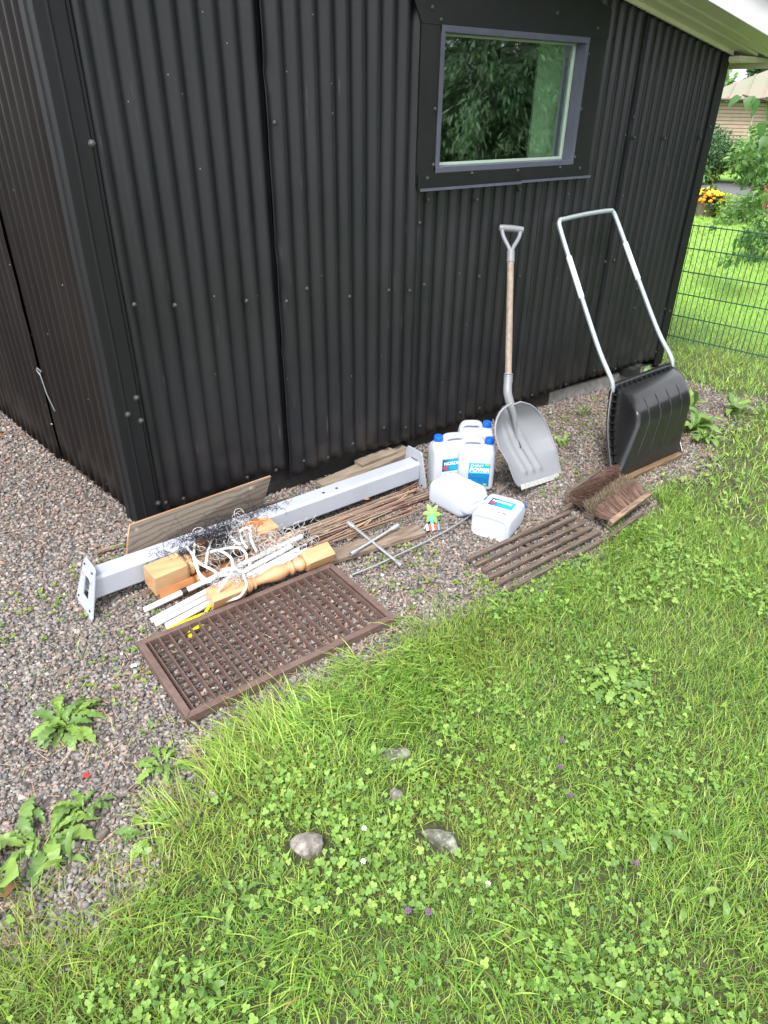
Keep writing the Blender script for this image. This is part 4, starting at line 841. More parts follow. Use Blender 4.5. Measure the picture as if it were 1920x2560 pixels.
HL, HR = Vector((3.098, 2.045, .35)), Vector((3.614, 2.030, .375)); TL, TR_ = Vector((3.140, 2.600, 1.135)), Vector((3.618, 2.600, 1.150))
hp = spline([HL, HL+Vector((0, .006, .045)), HL+Vector((.0, .03, .085)), HL.lerp(TL, .25)+Vector((0, .002, .012)), HL.lerp(TL, .6), TL.lerp(HL, .07), TL+Vector((.012, 0, .004)), TL+Vector((.06, .004, .012)), TL.lerp(TR_, .5)+Vector((0, .004, .016)), TR_+Vector((-.05, .004, .012)), TR_+Vector((-.01, .0, .002)), TR_.lerp(HR, .07), HR.lerp(TR_, .6), HR.lerp(TR_, .25)+Vector((0, .002, .012)), HR+Vector((0, .03, .085)), HR+Vector((0, .006, .045)), HR], 7)
MB().tube(hp, .0125, 14).build('tube_handle', M_alu, sc, smooth=True)
def sleeve(a, b_):
    MB().tube([a, b_], .0150, 14).build('handle_sleeve', M_foam, sc, smooth=True)
sleeve(TL.lerp(HL, .20), TL.lerp(HL, .44)); sleeve(TR_.lerp(HR, .19), TR_.lerp(HR, .42))
for h in (HL, HR): MB().tube([h-Vector((0, 0, .03)), h+Vector((0, .002, .012))], .0165, 12).build('handle_socket', M_scoop, sc, smooth=True)
tag(MB().bar((2.86, 1.765, .0085), (3.43, 1.765, .0085), .045, .022).build('brown_plank', M_brownplank, loc=(3.15, 1.765, 0), bevel=.002), 'narrow brown plank under the lip of the black snow scoop', 'plank')

# ================================================================== slatted boot scraper with brushes
sg = thing('boot_scraper', 'weathered slatted boot scraper half overgrown by the lawn edge', 'boot scraper', (2.05, 1.57, 0))
for i in range(6):
    y = 1.692-.0495*i; x0 = 1.745+rnd.uniform(-.008, .008)-.002*i; x1 = 2.385+(.03 if i in (0, 5) else rnd.uniform(-.01, .015))
    MB().bar((x0, y, .022), (x1, y+.006, .022+.004*math.sin(i*2)), .0180, .014).build('slat', M_oldwood, sg, bevel=.001)
for x in (1.765, 2.055, 2.335): MB().bar((x, 1.435, .009), (x+.006, 1.702, .009), .022, .008).build('cross_bar', M_oldwood, sg)
MB().bar((2.375, 1.715, .03), (2.70, 1.755, .035), .02, .022).build('side_rail', M_oldwood, sg, bevel=.002)
MB().bar((2.375, 1.440, .03), (2.66, 1.475, .035), .02, .022).build('side_rail', M_oldwood, sg, bevel=.002)
def bristles(nm, n, base, tip, r, cols, jit=.006, tuft=0):
    """base(i,j)->point/dir functions vectorised: s in 0..1 along, t in 0..1 across"""
    g = np.random.default_rng(len(nm)+n); s = g.random(n); t = g.random(n)
    if tuft: s = (np.floor(s*tuft)+.5)/tuft+(s*tuft % 1-.5)/tuft*.55
    sb = s; s2 = s if not tuft else (np.floor(s*tuft)+.5)/tuft+((s-(np.floor(s*tuft)+.5)/tuft))*1.9
    P0 = base(sb, t); P1 = tip(s2, t)+g.normal(size=(n, 3))*jit; d = P1-P0; mid = P0+d*.55+g.normal(size=(n, 3))*jit*.35
    u = np.cross(d, g.normal(size=(n, 3))); u /= np.linalg.norm(u, axis=1)[:, None]; v = np.cross(d, u); v /= np.linalg.norm(v, axis=1)[:, None]
    V = []
    for P, q in ((P0, r), (mid, r), (P1, r*.6)):
        for k in range(3): a = 2*PI*k/3; V.append(P+(u*math.cos(a)+v*math.sin(a))*q)
    V = np.stack(V, 1); o = np.arange(n)[:, None]*9; F = []
    for L_ in (0, 3):
        for k in range(3): F.append(np.concatenate([o+L_+k, o+L_+(k+1) % 3, o+L_+3+(k+1) % 3, o+L_+3+k], 1))
    c = np.array(cols)[g.integers(len(cols), size=n)]*(.75+.5*g.random(n))[:, None]
    return mesh_np(nm, V.reshape(-1, 3)-np.array(sg.location), np.concatenate(F), M_bristle, np.repeat(c, 9, 0), 'stuff', False, sg)
v3 = lambda *a: np.stack(np.broadcast_arrays(*a), -1)
brn = [(.20, .115, .085), (.15, .085, .062), (.25, .15, .115), (.11, .062, .046)]; pal = [(.27, .20, .12), (.21, .15, .09), (.38, .33, .24), (.15, .11, .07)]
MB().bar((2.445, 1.752, .064), (2.765, 1.804, .070), .022, .058, up=(0, .25, 1)).build('brush_board', M_oldwood, sg, bevel=.003)
bristles('left_brush_bristles', 5200, lambda s, t: v3(2.455+.305*s, 1.742+.048*s-.005*t, .045+.056*t), lambda s, t: v3(2.44+.33*s+.01*t, 1.660+.052*s, .058+.095*t), .0011, brn, .009, 9)
MB().bar((2.42, 1.480, .066), (2.79, 1.530, .076), .026, .030, up=(0, -.3, 1)).build('brush_board', woodmat('worn_brush_wood', (.10, .07, .055), (.30, .2, .13), 5, (2, 12, 12), .7, .5), sg, bevel=.005)
bristles('right_brush_bristles', 3600, lambda s, t: v3(2.435+.34*s, 1.493+.047*s, .058+.020*t), lambda s, t: v3(2.405+.37*s, 1.548+.052*s+.010*t, .080+.034*t), .0012, brn, .005, 8)
MB().bar((2.45, 1.615, .024), (2.81, 1.665, .028), .05, .03).build('brush_board', M_oldwood, sg, bevel=.003)
bristles('middle_brush_bristles', 3000, lambda s, t: v3(2.45+.325*s, 1.580+.047*s+.045*t, .036+0*s), lambda s, t: v3(2.44+.345*s, 1.560+.047*s+.085*t, .088+.02*s), .0012, pal, .008, 12)

# ================================================================== stones
def rock(loc, size, rz, m, label, seed, name='stone'):
    b = bmesh_ico(3); g = np.random.default_rng(seed); V = np.array(b[0]); F = b[1]
    k = g.normal(size=(5, 3)); 
    for q in k: q /= np.linalg.norm(q); dd = V@q; V = V-np.outer(np.clip(dd-.62, 0, 1)*.85, q)
    V = V*(1+.10*(vnoise(V[:, 0]+V[:, 2], V[:, 1]-V[:, 2]*.5, 2.6, seed)-.5)+.05*(vnoise(V[:, 0]*2, V[:, 1]*2+V[:, 2], 4, seed+1)-.5))[:, None]*np.array(size)
    c, s = math.cos(rz), math.sin(rz); V = np.stack([V[:, 0]*c-V[:, 1]*s, V[:, 0]*s+V[:, 1]*c, V[:, 2]], -1)
    o = mesh_np(name, V, np.array(F), m, None, None, True); o.location = loc; tag(o, label, 'stone'); return o
import bmesh
def bmesh_ico(n):
    bm = bmesh.new(); bmesh.ops.create_icosphere(bm, subdivisions=n, radius=1); V = [tuple(v.co) for v in bm.verts]; F = [tuple(q.index for q in f.verts) for f in bm.faces]; bm.free(); return V, F
rock((.520, .985, .010), (.056, .036, .034), -.55, M_stone, 'pinkish grey field stone at the left of the stones in the grass', 3)
rock((.815, .795, .006), (.062, .030, .030), -1.15, M_lichen, 'long lichen-spotted stone at the right of the stones in the grass', 8)
rock((.803, .975, .006), (.024, .021, .022), .5, M_stone, 'smallest stone in the grass, between the other ones', 11)
rock((.888, 1.092, .0), (.052, .030, .022), -.5, M_lichen, 'grey stone half covered by grass and moss, farthest of the stones in the lawn', 14)
rock((3.09, 2.60, .03), (.045, .04, .055), .3, M_stone, 'upright reddish stone behind the grey shovel blade at the shed foot', 17)
rock((.55, 3.55, .02), (.14, .07, .045), 1.5, M_stone, 'flat stone at the foot of the left shed wall', 21)
rock((.60, 3.10, .02), (.09, .05, .04), 1.5, M_stone, 'rounded stone under the gap in the left shed wall', 22)

# ================================================================== gravel
def pebbles(name, N, region, lo, hi, seed, depth=1.0, ico=None):
    g = np.random.default_rng(seed); x = g.uniform(region[0], region[1], N); y = g.uniform(region[2], region[3], N)
    d = gravel_d(x, y); keep = (d > g.uniform(-.12, .03, N)) & ~((y > YW+.04) & (x > .74) & (x < 4.5)) 
    # behind the left wall is inside the shed
    t = (x-LW0[0])*(-LWd[1])+(y-LW0[1])*LWd[0]; inside = (y > 2.72) & (t < -.03) & (x < 4.5)
    keep &= ~inside
    x, y = x[keep], y[keep]; N = len(x)
    ico = ico or bmesh_ico(1); IV = np.array(ico[0]); IF = np.array(ico[1]); nv = len(IV)
    K = 24; base = []
    for k in range(K):
        v = IV*(1+g.normal(size=(nv, 1))*.10)+(g.normal(size=(nv, 3))*.20 if nv == 8 else 0)
        for _ in range(0 if nv < 9 else 3):
            q = g.normal(size=3); q /= np.linalg.norm(q); dd = v@q; v = v-np.outer(np.clip(dd-.55, 0, 1)*.9, q)
        base.append(v)
    base = np.array(base)[g.integers(K, size=N)]
    r = lo+(hi-lo)*g.random(N)**1.8; sc_ = np.stack([r*g.uniform(.9, 1.4, N), r*g.uniform(.7, 1.0, N), r*g.uniform(.45, .8, N)], -1)
    base = base*sc_[:, None, :]
    q = g.normal(size=(N, 4)); q[:, 0] *= (2.2 if nv != 5 else 9.); q /= np.linalg.norm(q, axis=1)[:, None]; a, b_, c, d_ = q.T
    RM = np.stack([np.stack([1-2*(c*c+d_*d_), 2*(b_*c-a*d_), 2*(b_*d_+a*c)], -1), np.stack([2*(b_*c+a*d_), 1-2*(b_*b_+d_*d_), 2*(c*d_-a*b_)], -1), np.stack([2*(b_*d_-a*c), 2*(c*d_+a*b_), 1-2*(b_*b_+c*c)], -1)], 1)
    th = g.uniform(0, 2*PI, N); base = np.einsum('nij,nkj->nki', RM, base)
    cz, sz_ = np.cos(th)[:, None], np.sin(th)[:, None]; base = np.stack([base[..., 0]*cz-base[..., 1]*sz_, base[..., 0]*sz_+base[..., 1]*cz, base[..., 2]], -1)
    z = ground_h(x, y)+r*g.uniform(-.25, .45, N)*depth+.002
    V = base+np.stack([x, y, z], -1)[:, None, :]
    pal_ = np.array([(.20, .20, .212), (.15, .152, .162), (.10, .105, .115), (.27, .27, .28), (.33, .235, .205), (.40, .31, .275), (.36, .34, .33), (.28, .19, .16), (.50, .46, .43), (.24, .22, .21), (.18, .18, .19)])
    pr_ = np.array([.17, .15, .09, .12, .10, .07, .08, .06, .03, .08, .05]); c_ = pal_[g.choice(len(pal_), size=N, p=pr_/pr_.sum())]*(.62+.42*g.random(N))[:, None]*.98; c_ = c_*np.array([.78, .74, .69])+c_.mean(1, keepdims=True)*np.array([.285, .262, .245])
    F = (np.arange(N)[:, None, None]*nv+IF[None]).reshape(-1, 3)
    o = mesh_np(name, V.reshape(-1, 3), F, M_pebble, np.repeat(c_, nv, 0), 'stuff', False); return o
BOX = ([(-.8, -.7, -.55), (.75, -.8, -.5), (.9, .6, -.6), (-.7, .75, -.6), (-.55, -.5, .6), (.6, -.6, .5), (.45, .55, .65), (-.65, .4, .55)], [(0, 2, 1), (0, 3, 2), (4, 5, 6), (4, 6, 7), (0, 1, 5), (0, 5, 4), (1, 2, 6), (1, 6, 5), (2, 3, 7), (2, 7, 6), (3, 0, 4), (3, 4, 7)])
PYR = ([(1, .1, -.3), (.05, 1, -.4), (-1, -.1, -.3), (-.1, -.9, -.4), (.15, .1, .7)], [(0, 1, 4), (1, 2, 4), (2, 3, 4), (3, 0, 4)])
OCT = ([(1, .1, .2), (-1, 0, -.1), (.1, 1, 0), (0, -1, .15), (.15, .1, .9), (-.1, 0, -1)], [(0, 2, 4), (2, 1, 4), (1, 3, 4), (3, 0, 4), (2, 0, 5), (1, 2, 5), (3, 1, 5), (0, 3, 5)])
for rg_, n_, lb_ in (((-1.6, 2.7, 1.05, 2.72), 62000, 'small angular stone chips filling the gravel in front of the shed'), ((2.7, 4.95, 1.3, 3.0), 20000, 'small stone chips around the snow scoop'), ((-2.2, .75, 2.72, 5.2), 36000, 'small stone chips beside the left shed wall')):
    o = pebbles('stone_chips', n_, rg_, .0040, .0095, n_, .5, PYR); tag(o, lb_, 'gravel')
o = pebbles('gravel', 52000, (-1.6, 2.7, 1.05, 2.72), .0050, .0125, 1, 1.0, BOX); tag(o, 'crushed grey and pink granite gravel between lawn and shed', 'gravel')
o = pebbles('gravel', 15000, (2.7, 4.95, 1.3, 3.0), .0060, .0125, 2, 1.0, BOX); tag(o, 'granite gravel around the snow scoop at the far end of the strip', 'gravel')
o = pebbles('gravel', 21000, (-2.2, .75, 2.72, 5.2), .0075, .0135, 3, 1.0, BOX); tag(o, 'granite gravel beside the left wall of the shed', 'gravel')

# ================================================================== blades
def blades(name, x, y, L, wd, az, lean, bend, col, m, label, cat, z0=None, seg=3, seed=0):
    g = np.random.default_rng(seed); N = len(x); z = ground_h(x, y)-.003 if z0 is None else z0
    dx, dy = np.cos(az), np.sin(az); tw = az+PI/2+g.normal(size=N)*.5; wx, wy = np.cos(tw)*wd, np.sin(tw)*wd
    V = []
    for i in range(seg):
        t = i/seg; a = lean+bend*t; h = L*t*np.cos(lean+bend*t*.5); s = L*t*np.sin(lean+bend*t*.5); f = (1-.25*t)
        V.append(np.stack([x+dx*s-wx*f/2, y+dy*s-wy*f/2, z+h], -1)); V.append(np.stack([x+dx*s+wx*f/2, y+dy*s+wy*f/2, z+h], -1))
    h = L*np.cos(lean+bend*.5); s = L*np.sin(lean+bend*.5); h = np.maximum(h, -.0+.004)
    tip = np.stack([x+dx*s, y+dy*s, z+h], -1); V.append(tip-np.stack([wx, wy, wx*0], -1)*.04); V.append(tip+np.stack([wx, wy, wx*0], -1)*.04)
    nv = len(V); V = np.stack(V, 1); o = np.arange(N)[:, None]*nv; F = np.concatenate([np.concatenate([o+2*i, o+2*i+1, o+2*i+3, o+2*i+2], 1) for i in range(seg)])
    c = np.repeat(col[:, None, :], nv, 1); base_shade = np.linspace(.92, 1.06, nv)[None, :, None]; c = c*base_shade  # shade painted into the colour: each blade slightly darker towards its base
    ob = mesh_np(name, V.reshape(-1, 3), F, m, c.reshape(-1, 3), 'stuff', False); tag(ob, label, cat); return ob
def gcolor(x, y, g):
    N = len(x); base = np.array([(.275, .450, .072), (.340, .510, .090), (.205, .385, .070), (.450, .580, .135), (.145, .290, .058)])[g.integers(5, size=N)]
    p = vnoise(x, y, 1.3, 21)[:, None]; q = vnoise(x, y, 4, 22)[:, None]; base = base*(.82+.30*p+.15*q)
    yel = np.clip((vnoise(x, y, 2.2, 23)-.55)*3, 0, 1)[:, None]; base = base*(1-yel*.35)+np.array([.30, .34, .06])*yel*.35
    dead = (g.random(N) < .03+.07*yel[:, 0])[:, None]; return np.where(dead, np.array([.34, .25, .12])*(.6+.6*g.random(N))[:, None], base*(.75+.5*g.random(N))[:, None])
STN = [(.520, .985, .055, .036, -.55), (.815, .795, .060, .030, -1.15), (.803, .975, .024, .021, .5), (.888, 1.092, .035, .018, -.5)]
def clear(x, y):                                      # things that lie on the lawn edge keep blades off
    k = np.ones(len(x), bool)
    for sx, sy_, a, b_, r in STN:
        c, s = math.cos(r), math.sin(r); u = (x-sx)*c+(y-sy_)*s; v = -(x-sx)*s+(y-sy_)*c; k &= ((u/(a*1.08))**2+(v/(b_*1.12))**2) > 1
        k &= ~(((u/(a*1.3))**2+(((x+y)*0+v)/(b_*1.6))**2 < 1) & (np.random.default_rng(5).random(len(x)) < .6))
    k &= ~((x > 1.72) & (x < 2.42) & (y > 1.44) & (y < 1.71) & (np.random.default_rng(6).random(len(x)) < .62+.3*(y > 1.55)))
    k &= ~((x > gx0) & (x < gx1) & (y > gy0) & (y < gy1))
    k &= ~((x > 2.41) & (x < 2.88) & (y > 1.47) & (y < 1.83)); k &= ~((y > YW-.01) & (x < 4.6) & (x > .6))
    k &= ~((x > 2.84) & (x < 3.62) & (y > 1.745) & (y < 2.06))
    return k
g = np.random.default_rng(31)
def lawn_pts(N, x0, x1, y0, y1, g, cut=0.0):
    x = g.uniform(x0, x1, N); y = g.uniform(y0, y1, N); d = gravel_d(x, y); k = d < g.normal(size=N)*.07-.01-cut; k &= clear(x, y)
    k &= (g.random(N) < .55+.75*vnoise(x, y, 14, 40)); return x[k], y[k]
# short dense lawn near the viewer
x, y = lawn_pts(215000, -.75, 3.0, -.28, 1.75, g); k = ~((x > 1.6) & (y < .05)) & (y < 1.75); x, y = x[k], y[k]; N = len(x)
tall = np.clip((vnoise(x, y, 3.2, 50)-.42)*2.4, 0, 1); edge = np.exp(-((gravel_d(x, y)+.10)/.12)**2)
L = (.020+.030*g.random(N))*(1+.9*tall*g.random(N)+.5*edge*g.random(N)); 
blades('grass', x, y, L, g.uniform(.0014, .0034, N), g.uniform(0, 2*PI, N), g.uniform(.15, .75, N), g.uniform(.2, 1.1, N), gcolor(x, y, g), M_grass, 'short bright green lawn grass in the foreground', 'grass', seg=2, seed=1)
# long combed tufts
cx = []; 
for (tx_, ty_, n_, az_, rad) in ((1.19, 1.24, 420, 3.6, .10), (1.12, 1.37, 260, 3.4, .07), (1.33, 1.30, 300, 4.2, .09), (.66, 1.34, 300, 2.0, .08), (.52, 1.40, 240, 2.6, .08), (.86, 1.36, 240, 3.1, .07), (1.02, 1.18, 260, 3.5, .08), (.45, 1.30, 120, 1.5, .05), (.28, 1.28, 90, 2.2, .04), (1.62, 1.33, 200, 3.8, .08), (2.0, 1.28, 160, 3.2, .07), (2.5, 1.40, 160, 4.0, .06), (.95, .95, 140, 3.8, .08), (.35, .75, 140, 3.5, .08), (1.25, .60, 160, 3.9, .1), (.75, .50, 160, 4.4, .1), (.1, 1.05, 120, 3.6, .1), (1.0, 1.45, 90, 3.0, .04), (1.3, 1.47, 70, 2.8, .04), (.98, 1.50, 30, 2.4, .03), (2.3, 1.34, 120, 3.6, .05), (3.0, 1.45, 120, 3.8, .08)):
    for _ in range(n_): cx.append((g.normal(tx_, rad), g.normal(ty_, rad*.7), g.normal(az_, .55)))
cx = np.array(cx); x, y, az = cx.T; k = (gravel_d(x, y) < .05) & clear(x, y); x, y, az = x[k], y[k], az[k]; N = len(x); c = gcolor(x, y, g)*1.08
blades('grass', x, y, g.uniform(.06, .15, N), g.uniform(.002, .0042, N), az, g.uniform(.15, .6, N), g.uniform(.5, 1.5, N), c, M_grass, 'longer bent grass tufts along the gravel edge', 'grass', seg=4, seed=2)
# mid distance
x, y = lawn_pts(42000, 2.2, 5.3, -.6, 3.6, g); k = ~((x < 3.0) & (y < 1.75) & (y > -.28)) & ~((x > 2.9) & (y < -.1)); x, y = x[k], y[k]; N = len(x)
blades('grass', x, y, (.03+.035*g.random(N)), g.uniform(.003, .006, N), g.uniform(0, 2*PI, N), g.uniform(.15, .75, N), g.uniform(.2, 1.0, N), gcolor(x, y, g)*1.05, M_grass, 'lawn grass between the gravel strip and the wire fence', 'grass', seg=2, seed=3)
# beyond the fence
x = g.uniform(5.2, 15.5, 150000); y = g.uniform(0, 10.5, 150000); k = (np.arctan2(y, x) < math.radians(38)) & (np.arctan2(y, x) > math.radians(15)) & (g.random(150000) < np.clip(7/x, 0, 1)**1.5) & ~((y > x*.35+4.1) & (x < 4.7)); x, y = x[k], y[k]; N = len(x)
far_c = gcolor(x, y, g)*1.22
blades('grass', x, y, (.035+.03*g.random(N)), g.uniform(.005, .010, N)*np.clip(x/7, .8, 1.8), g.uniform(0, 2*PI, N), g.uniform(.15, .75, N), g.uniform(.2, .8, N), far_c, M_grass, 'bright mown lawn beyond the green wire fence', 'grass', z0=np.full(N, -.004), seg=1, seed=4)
# sparse sprouts in the gravel
x = g.uniform(-1.2, 4.4, 8400); y = g.uniform(1.2, 2.65, 8400); sp = (vnoise(x, y, 6, 60) > .62) | (gravel_d(x, y) < .14); k = (gravel_d(x, y) > -.02) & sp & clear(x, y) & (g.random(8400) < .75); x, y = x[k], y[k]; N = len(x)
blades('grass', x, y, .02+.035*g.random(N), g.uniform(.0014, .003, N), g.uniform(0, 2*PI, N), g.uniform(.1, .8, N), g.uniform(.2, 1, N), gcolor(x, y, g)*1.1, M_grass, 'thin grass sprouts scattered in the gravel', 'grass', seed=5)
# pine needle litter
N0 = 34000; x = g.uniform(-2.4, 4.6, N0); y = g.uniform(1.1, 5.2, N0); t = (x-LW0[0])*(-LWd[1])+(y-LW0[1])*LWd[0]
ndl = np.clip(vnoise(x, y, 2.0, 70)*1.3-.25+.5*np.exp(-((y-2.62)/.12)**2)*(x > .6)+.8*(x > 2.6)+.5*((x < .6) & (y > 3.3)), .05, 1); k = (g.random(N0) < ndl) & (gravel_d(x, y) > -.04) & ~((y > YW+.02) & (t < 0)) & ~((y > YW) & (x > .8)); x, y = x[k], y[k]; N = len(x)
cn = np.array([(.42, .24, .15), (.32, .18, .115), (.48, .32, .21), (.24, .145, .10)])[g.integers(4, size=N)]*(.75+.4*g.random(N))[:, None]
blades('pine_needles', x, y, g.uniform(.03, .07, N), g.uniform(.0018, .0030, N), g.uniform(0, 2*PI, N), g.uniform(1.35, 1.55, N), g.uniform(-.3, .2, N), cn, M_needle, 'brown pine needles scattered over the gravel', 'pine needles', z0=ground_h(x, y)+g.uniform(.006, .014, N), seg=2, seed=6)

N1 = 42000; x = g.uniform(-2.2, 4.6, N1); y = g.uniform(1.1, 5.0, N1); t = (x-LW0[0])*(-LWd[1])+(y-LW0[1])*LWd[0]
k = (gravel_d(x, y) > -.05) & ~((y > YW+.02) & (t < 0)) & ~((y > YW) & (x > .8)) & (g.random(N1) < np.clip(vnoise(x, y, 1.7, 71)*1.8-.45+.4*np.exp(-((y-2.6)/.12)**2)+.5*(x > 2.2)+.4*((x < .7) & (y > 3.0)), .12, 1)); x, y = x[k], y[k]; N = len(x)
blades('litter', x, y, g.uniform(.006, .017, N), g.uniform(.003, .008, N), g.uniform(0, 2*PI, N), g.uniform(1.2, 1.55, N), g.uniform(-.3, .2, N), np.array([(.20, .13, .09), (.13, .085, .06), (.28, .19, .13), (.10, .07, .055)])[g.integers(4, size=N)]*(.7+.5*g.random(N))[:, None], M_needle, 'brown bark bits and dry debris between the stones', 'litter', z0=ground_h(x, y)+g.uniform(.004, .012, N), seg=1, seed=9)

# ================================================================== leafy ground cover
def leafcloud(name, P, nrm, up, size, aspect, col, m, label, cat, kind='stuff', fold=.25, parent=None, seed=0):
    """folded diamond-ish leaves: P (n,3) base, up (n,3) leaf direction, nrm (n,3)"""
    up = up/np.linalg.norm(up, axis=1)[:, None]; side = np.cross(up, nrm); side /= np.linalg.norm(side, axis=1)[:, None]+1e-9; nn_ = np.cross(side, up)
    s = size[:, None]; w_ = s*aspect
    pts = [P, P+up*s*.30+side*w_*.46+nn_*w_*fold*.5, P+up*s*.70+side*w_*.42+nn_*w_*fold*.35, P+up*s+nn_*s*-.08, P+up*s*.70-side*w_*.42+nn_*w_*fold*.35, P+up*s*.30-side*w_*.46+nn_*w_*fold*.5, P+up*s*.5]
    V = np.stack(pts, 1); n = len(P); o = np.arange(n)[:, None]*7
    F = np.concatenate([np.concatenate([o+a, o+b_, o+c_, o+d_], 1) for a, b_, c_, d_ in ((0, 1, 2, 6), (6, 2, 3, 4), (0, 6, 4, 5))])
    ob = mesh_np(name, V.reshape(-1, 3), F, m, np.repeat(col, 7, 0), kind, False, parent)
    if label: tag(ob, label, cat)
    return ob
# clover: three round leaflets per stalk
def clover(N0, x0, x1, y0, y1, r0, r1, label, seed, thr=.45, sc_=1):
    g = np.random.default_rng(seed); x = g.uniform(x0, x1, N0); y = g.uniform(y0, y1, N0); k = (gravel_d(x, y) < g.normal(size=N0)*.04-.01) & clear(x, y) & (vnoise(x, y, 3.5, 80)+.35*vnoise(x, y, 12, 81) > thr-.12+.42*g.random(N0)); x, y = x[k], y[k]; n = len(x)
    h = g.uniform(.018, .045, n)*sc_; z = ground_h(x, y)+h; th = g.uniform(0, 2*PI, n); r = r0+(r1-r0)*g.random(n)**1.6; tilt = g.normal(size=(n, 2))*.33
    base = np.array([(.205, .355, .070), (.255, .41, .085), (.16, .295, .068), (.33, .46, .10)])[g.choice(4, size=n, p=[.35, .3, .25, .10])]*(.8+.4*g.random(n))[:, None]
    Vs = []; Fs = []; M = 6
    for j in range(3):
        a = th+2*PI*j/3; cx_, cy_ = x+np.cos(a)*r, y+np.sin(a)*r
        ring = []
        for q in range(M):
            b_ = a+2*PI*q/M; rr = r*(.98 if q else .86); px, py = cx_+np.cos(b_)*rr, cy_+np.sin(b_)*rr*1.0
            ring.append(np.stack([px, py, z+(px-x)*tilt[:, 0]+(py-y)*tilt[:, 1]+.10*r], -1))
        cen = np.stack([cx_, cy_, z+(cx_-x)*tilt[:, 0]+(cy_-y)*tilt[:, 1]-.14*r], -1)
        V = np.stack(ring+[cen], 1); o = (np.arange(n)*(3*(M+1))+j*(M+1))[:, None]; Vs.append(V)
        Fs += [np.concatenate([o+q, o+(q+1) % M, o+M], 1) for q in range(M)]
    V = np.concatenate(Vs, 1); ob = mesh_np('clover', V.reshape(-1, 3), np.concatenate(Fs), M_leaf, np.repeat(base, 3*(M+1), 0), 'stuff', False); tag(ob, label, 'clover')
clover(21000, -.7, 2.6, -.25, 1.45, .0026, .0064, 'clover leaves mixed into the lawn in the foreground', 91, .66)
clover(2600, 2.0, 4.7, .2, 2.4, .005, .008, 'clover patches in the lawn beside the black snow scoop', 92, .6)
# broad small leaves
x, y = lawn_pts(15000, -.7, 2.6, -.25, 1.5, g); k = (vnoise(x, y, 2.8, 85) > .52); x, y = x[k], y[k]; n = len(x); a = g.uniform(0, 2*PI, n); el = g.uniform(.1, .8, n)
leafcloud('ground_leaves', np.stack([x, y, ground_h(x, y)+g.uniform(.012, .035, n)], -1), np.tile([0, 0, 1.], (n, 1))+g.normal(size=(n, 3))*.2, np.stack([np.cos(a)*np.cos(el), np.sin(a)*np.cos(el), np.sin(el)], -1), g.uniform(.008, .022, n), .5, np.array([(.125, .25, .05), (.165, .30, .06), (.10, .215, .05)])[g.integers(3, size=n)]*(.8+.4*g.random(n))[:, None], M_leaf, 'small oval leaves of low weeds in the foreground lawn', 'ground cover')
# mosses
x = g.uniform(-.6, 4.6, 40000); y = g.uniform(.6, 2.5, 40000); near = np.zeros(len(x), bool)
for mx_, my_, mr in ((.72, .74, .06), (.62, .90, .05), (.85, 1.02, .07), (2.5, 1.9, .06), (2.38, 1.84, .05), (1.85, 1.86, .06), (1.75, 1.93, .05), (1.35, 1.50, .08), (.2, 1.48, .06), (1.5, 1.62, .07), (3.1, 1.66, .07), (1.60, 1.82, .06), (2.2, 1.80, .07), (2.6, 1.42, .07), (4.2, 2.2, .08), (1.0, 1.48, .06), (-.3, 1.32, .06), (.35, 1.50, .05), (2.7, 1.62, .06), (1.45, 1.75, .06), (2.05, 1.85, .05), (2.3, 2.0, .05), (1.9, 1.78, .05), (3.3, 2.3, .07), (3.6, 1.85, .08)):
    near |= np.hypot(x-mx_, y-my_) < mr*(.5+vnoise(x, y, 20, 7))
k = near & clear(x, y); x, y = x[k], y[k]; n = len(x)
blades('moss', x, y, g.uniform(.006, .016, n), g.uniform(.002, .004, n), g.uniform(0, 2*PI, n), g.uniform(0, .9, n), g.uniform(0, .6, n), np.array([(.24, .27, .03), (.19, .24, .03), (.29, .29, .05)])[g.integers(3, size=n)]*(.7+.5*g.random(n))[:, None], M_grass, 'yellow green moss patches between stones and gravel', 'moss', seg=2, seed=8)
# seedlings in the gravel: pairs of small round leaves
n = 520; x = g.uniform(-.9, 4.3, n*4); y = g.uniform(1.25, 2.6, n*4); k = (gravel_d(x, y) > 0) & clear(x, y) & (vnoise(x, y, 4, 66) > .52); x, y = x[k], y[k]; x = np.repeat(x, 4)+g.normal(size=len(x)*4)*.006; y = np.repeat(y, 4)+g.normal(size=len(y)*4)*.006; n = len(x); a = g.uniform(0, 2*PI, n); el = g.uniform(.05, .6, n)
leafcloud('seedlings', np.stack([x, y, ground_h(x, y)+.012], -1), np.tile([0, 0, 1.], (n, 1)), np.stack([np.cos(a)*np.cos(el), np.sin(a)*np.cos(el), np.sin(el)], -1), g.uniform(.008, .018, n), .7, np.array([(.18, .30, .05), (.24, .34, .05), (.13, .24, .04)])[g.integers(3, size=n)]*(.8+.4*g.random(n))[:, None], M_leaf, 'tiny light green seedlings growing in the gravel', 'seedlings')

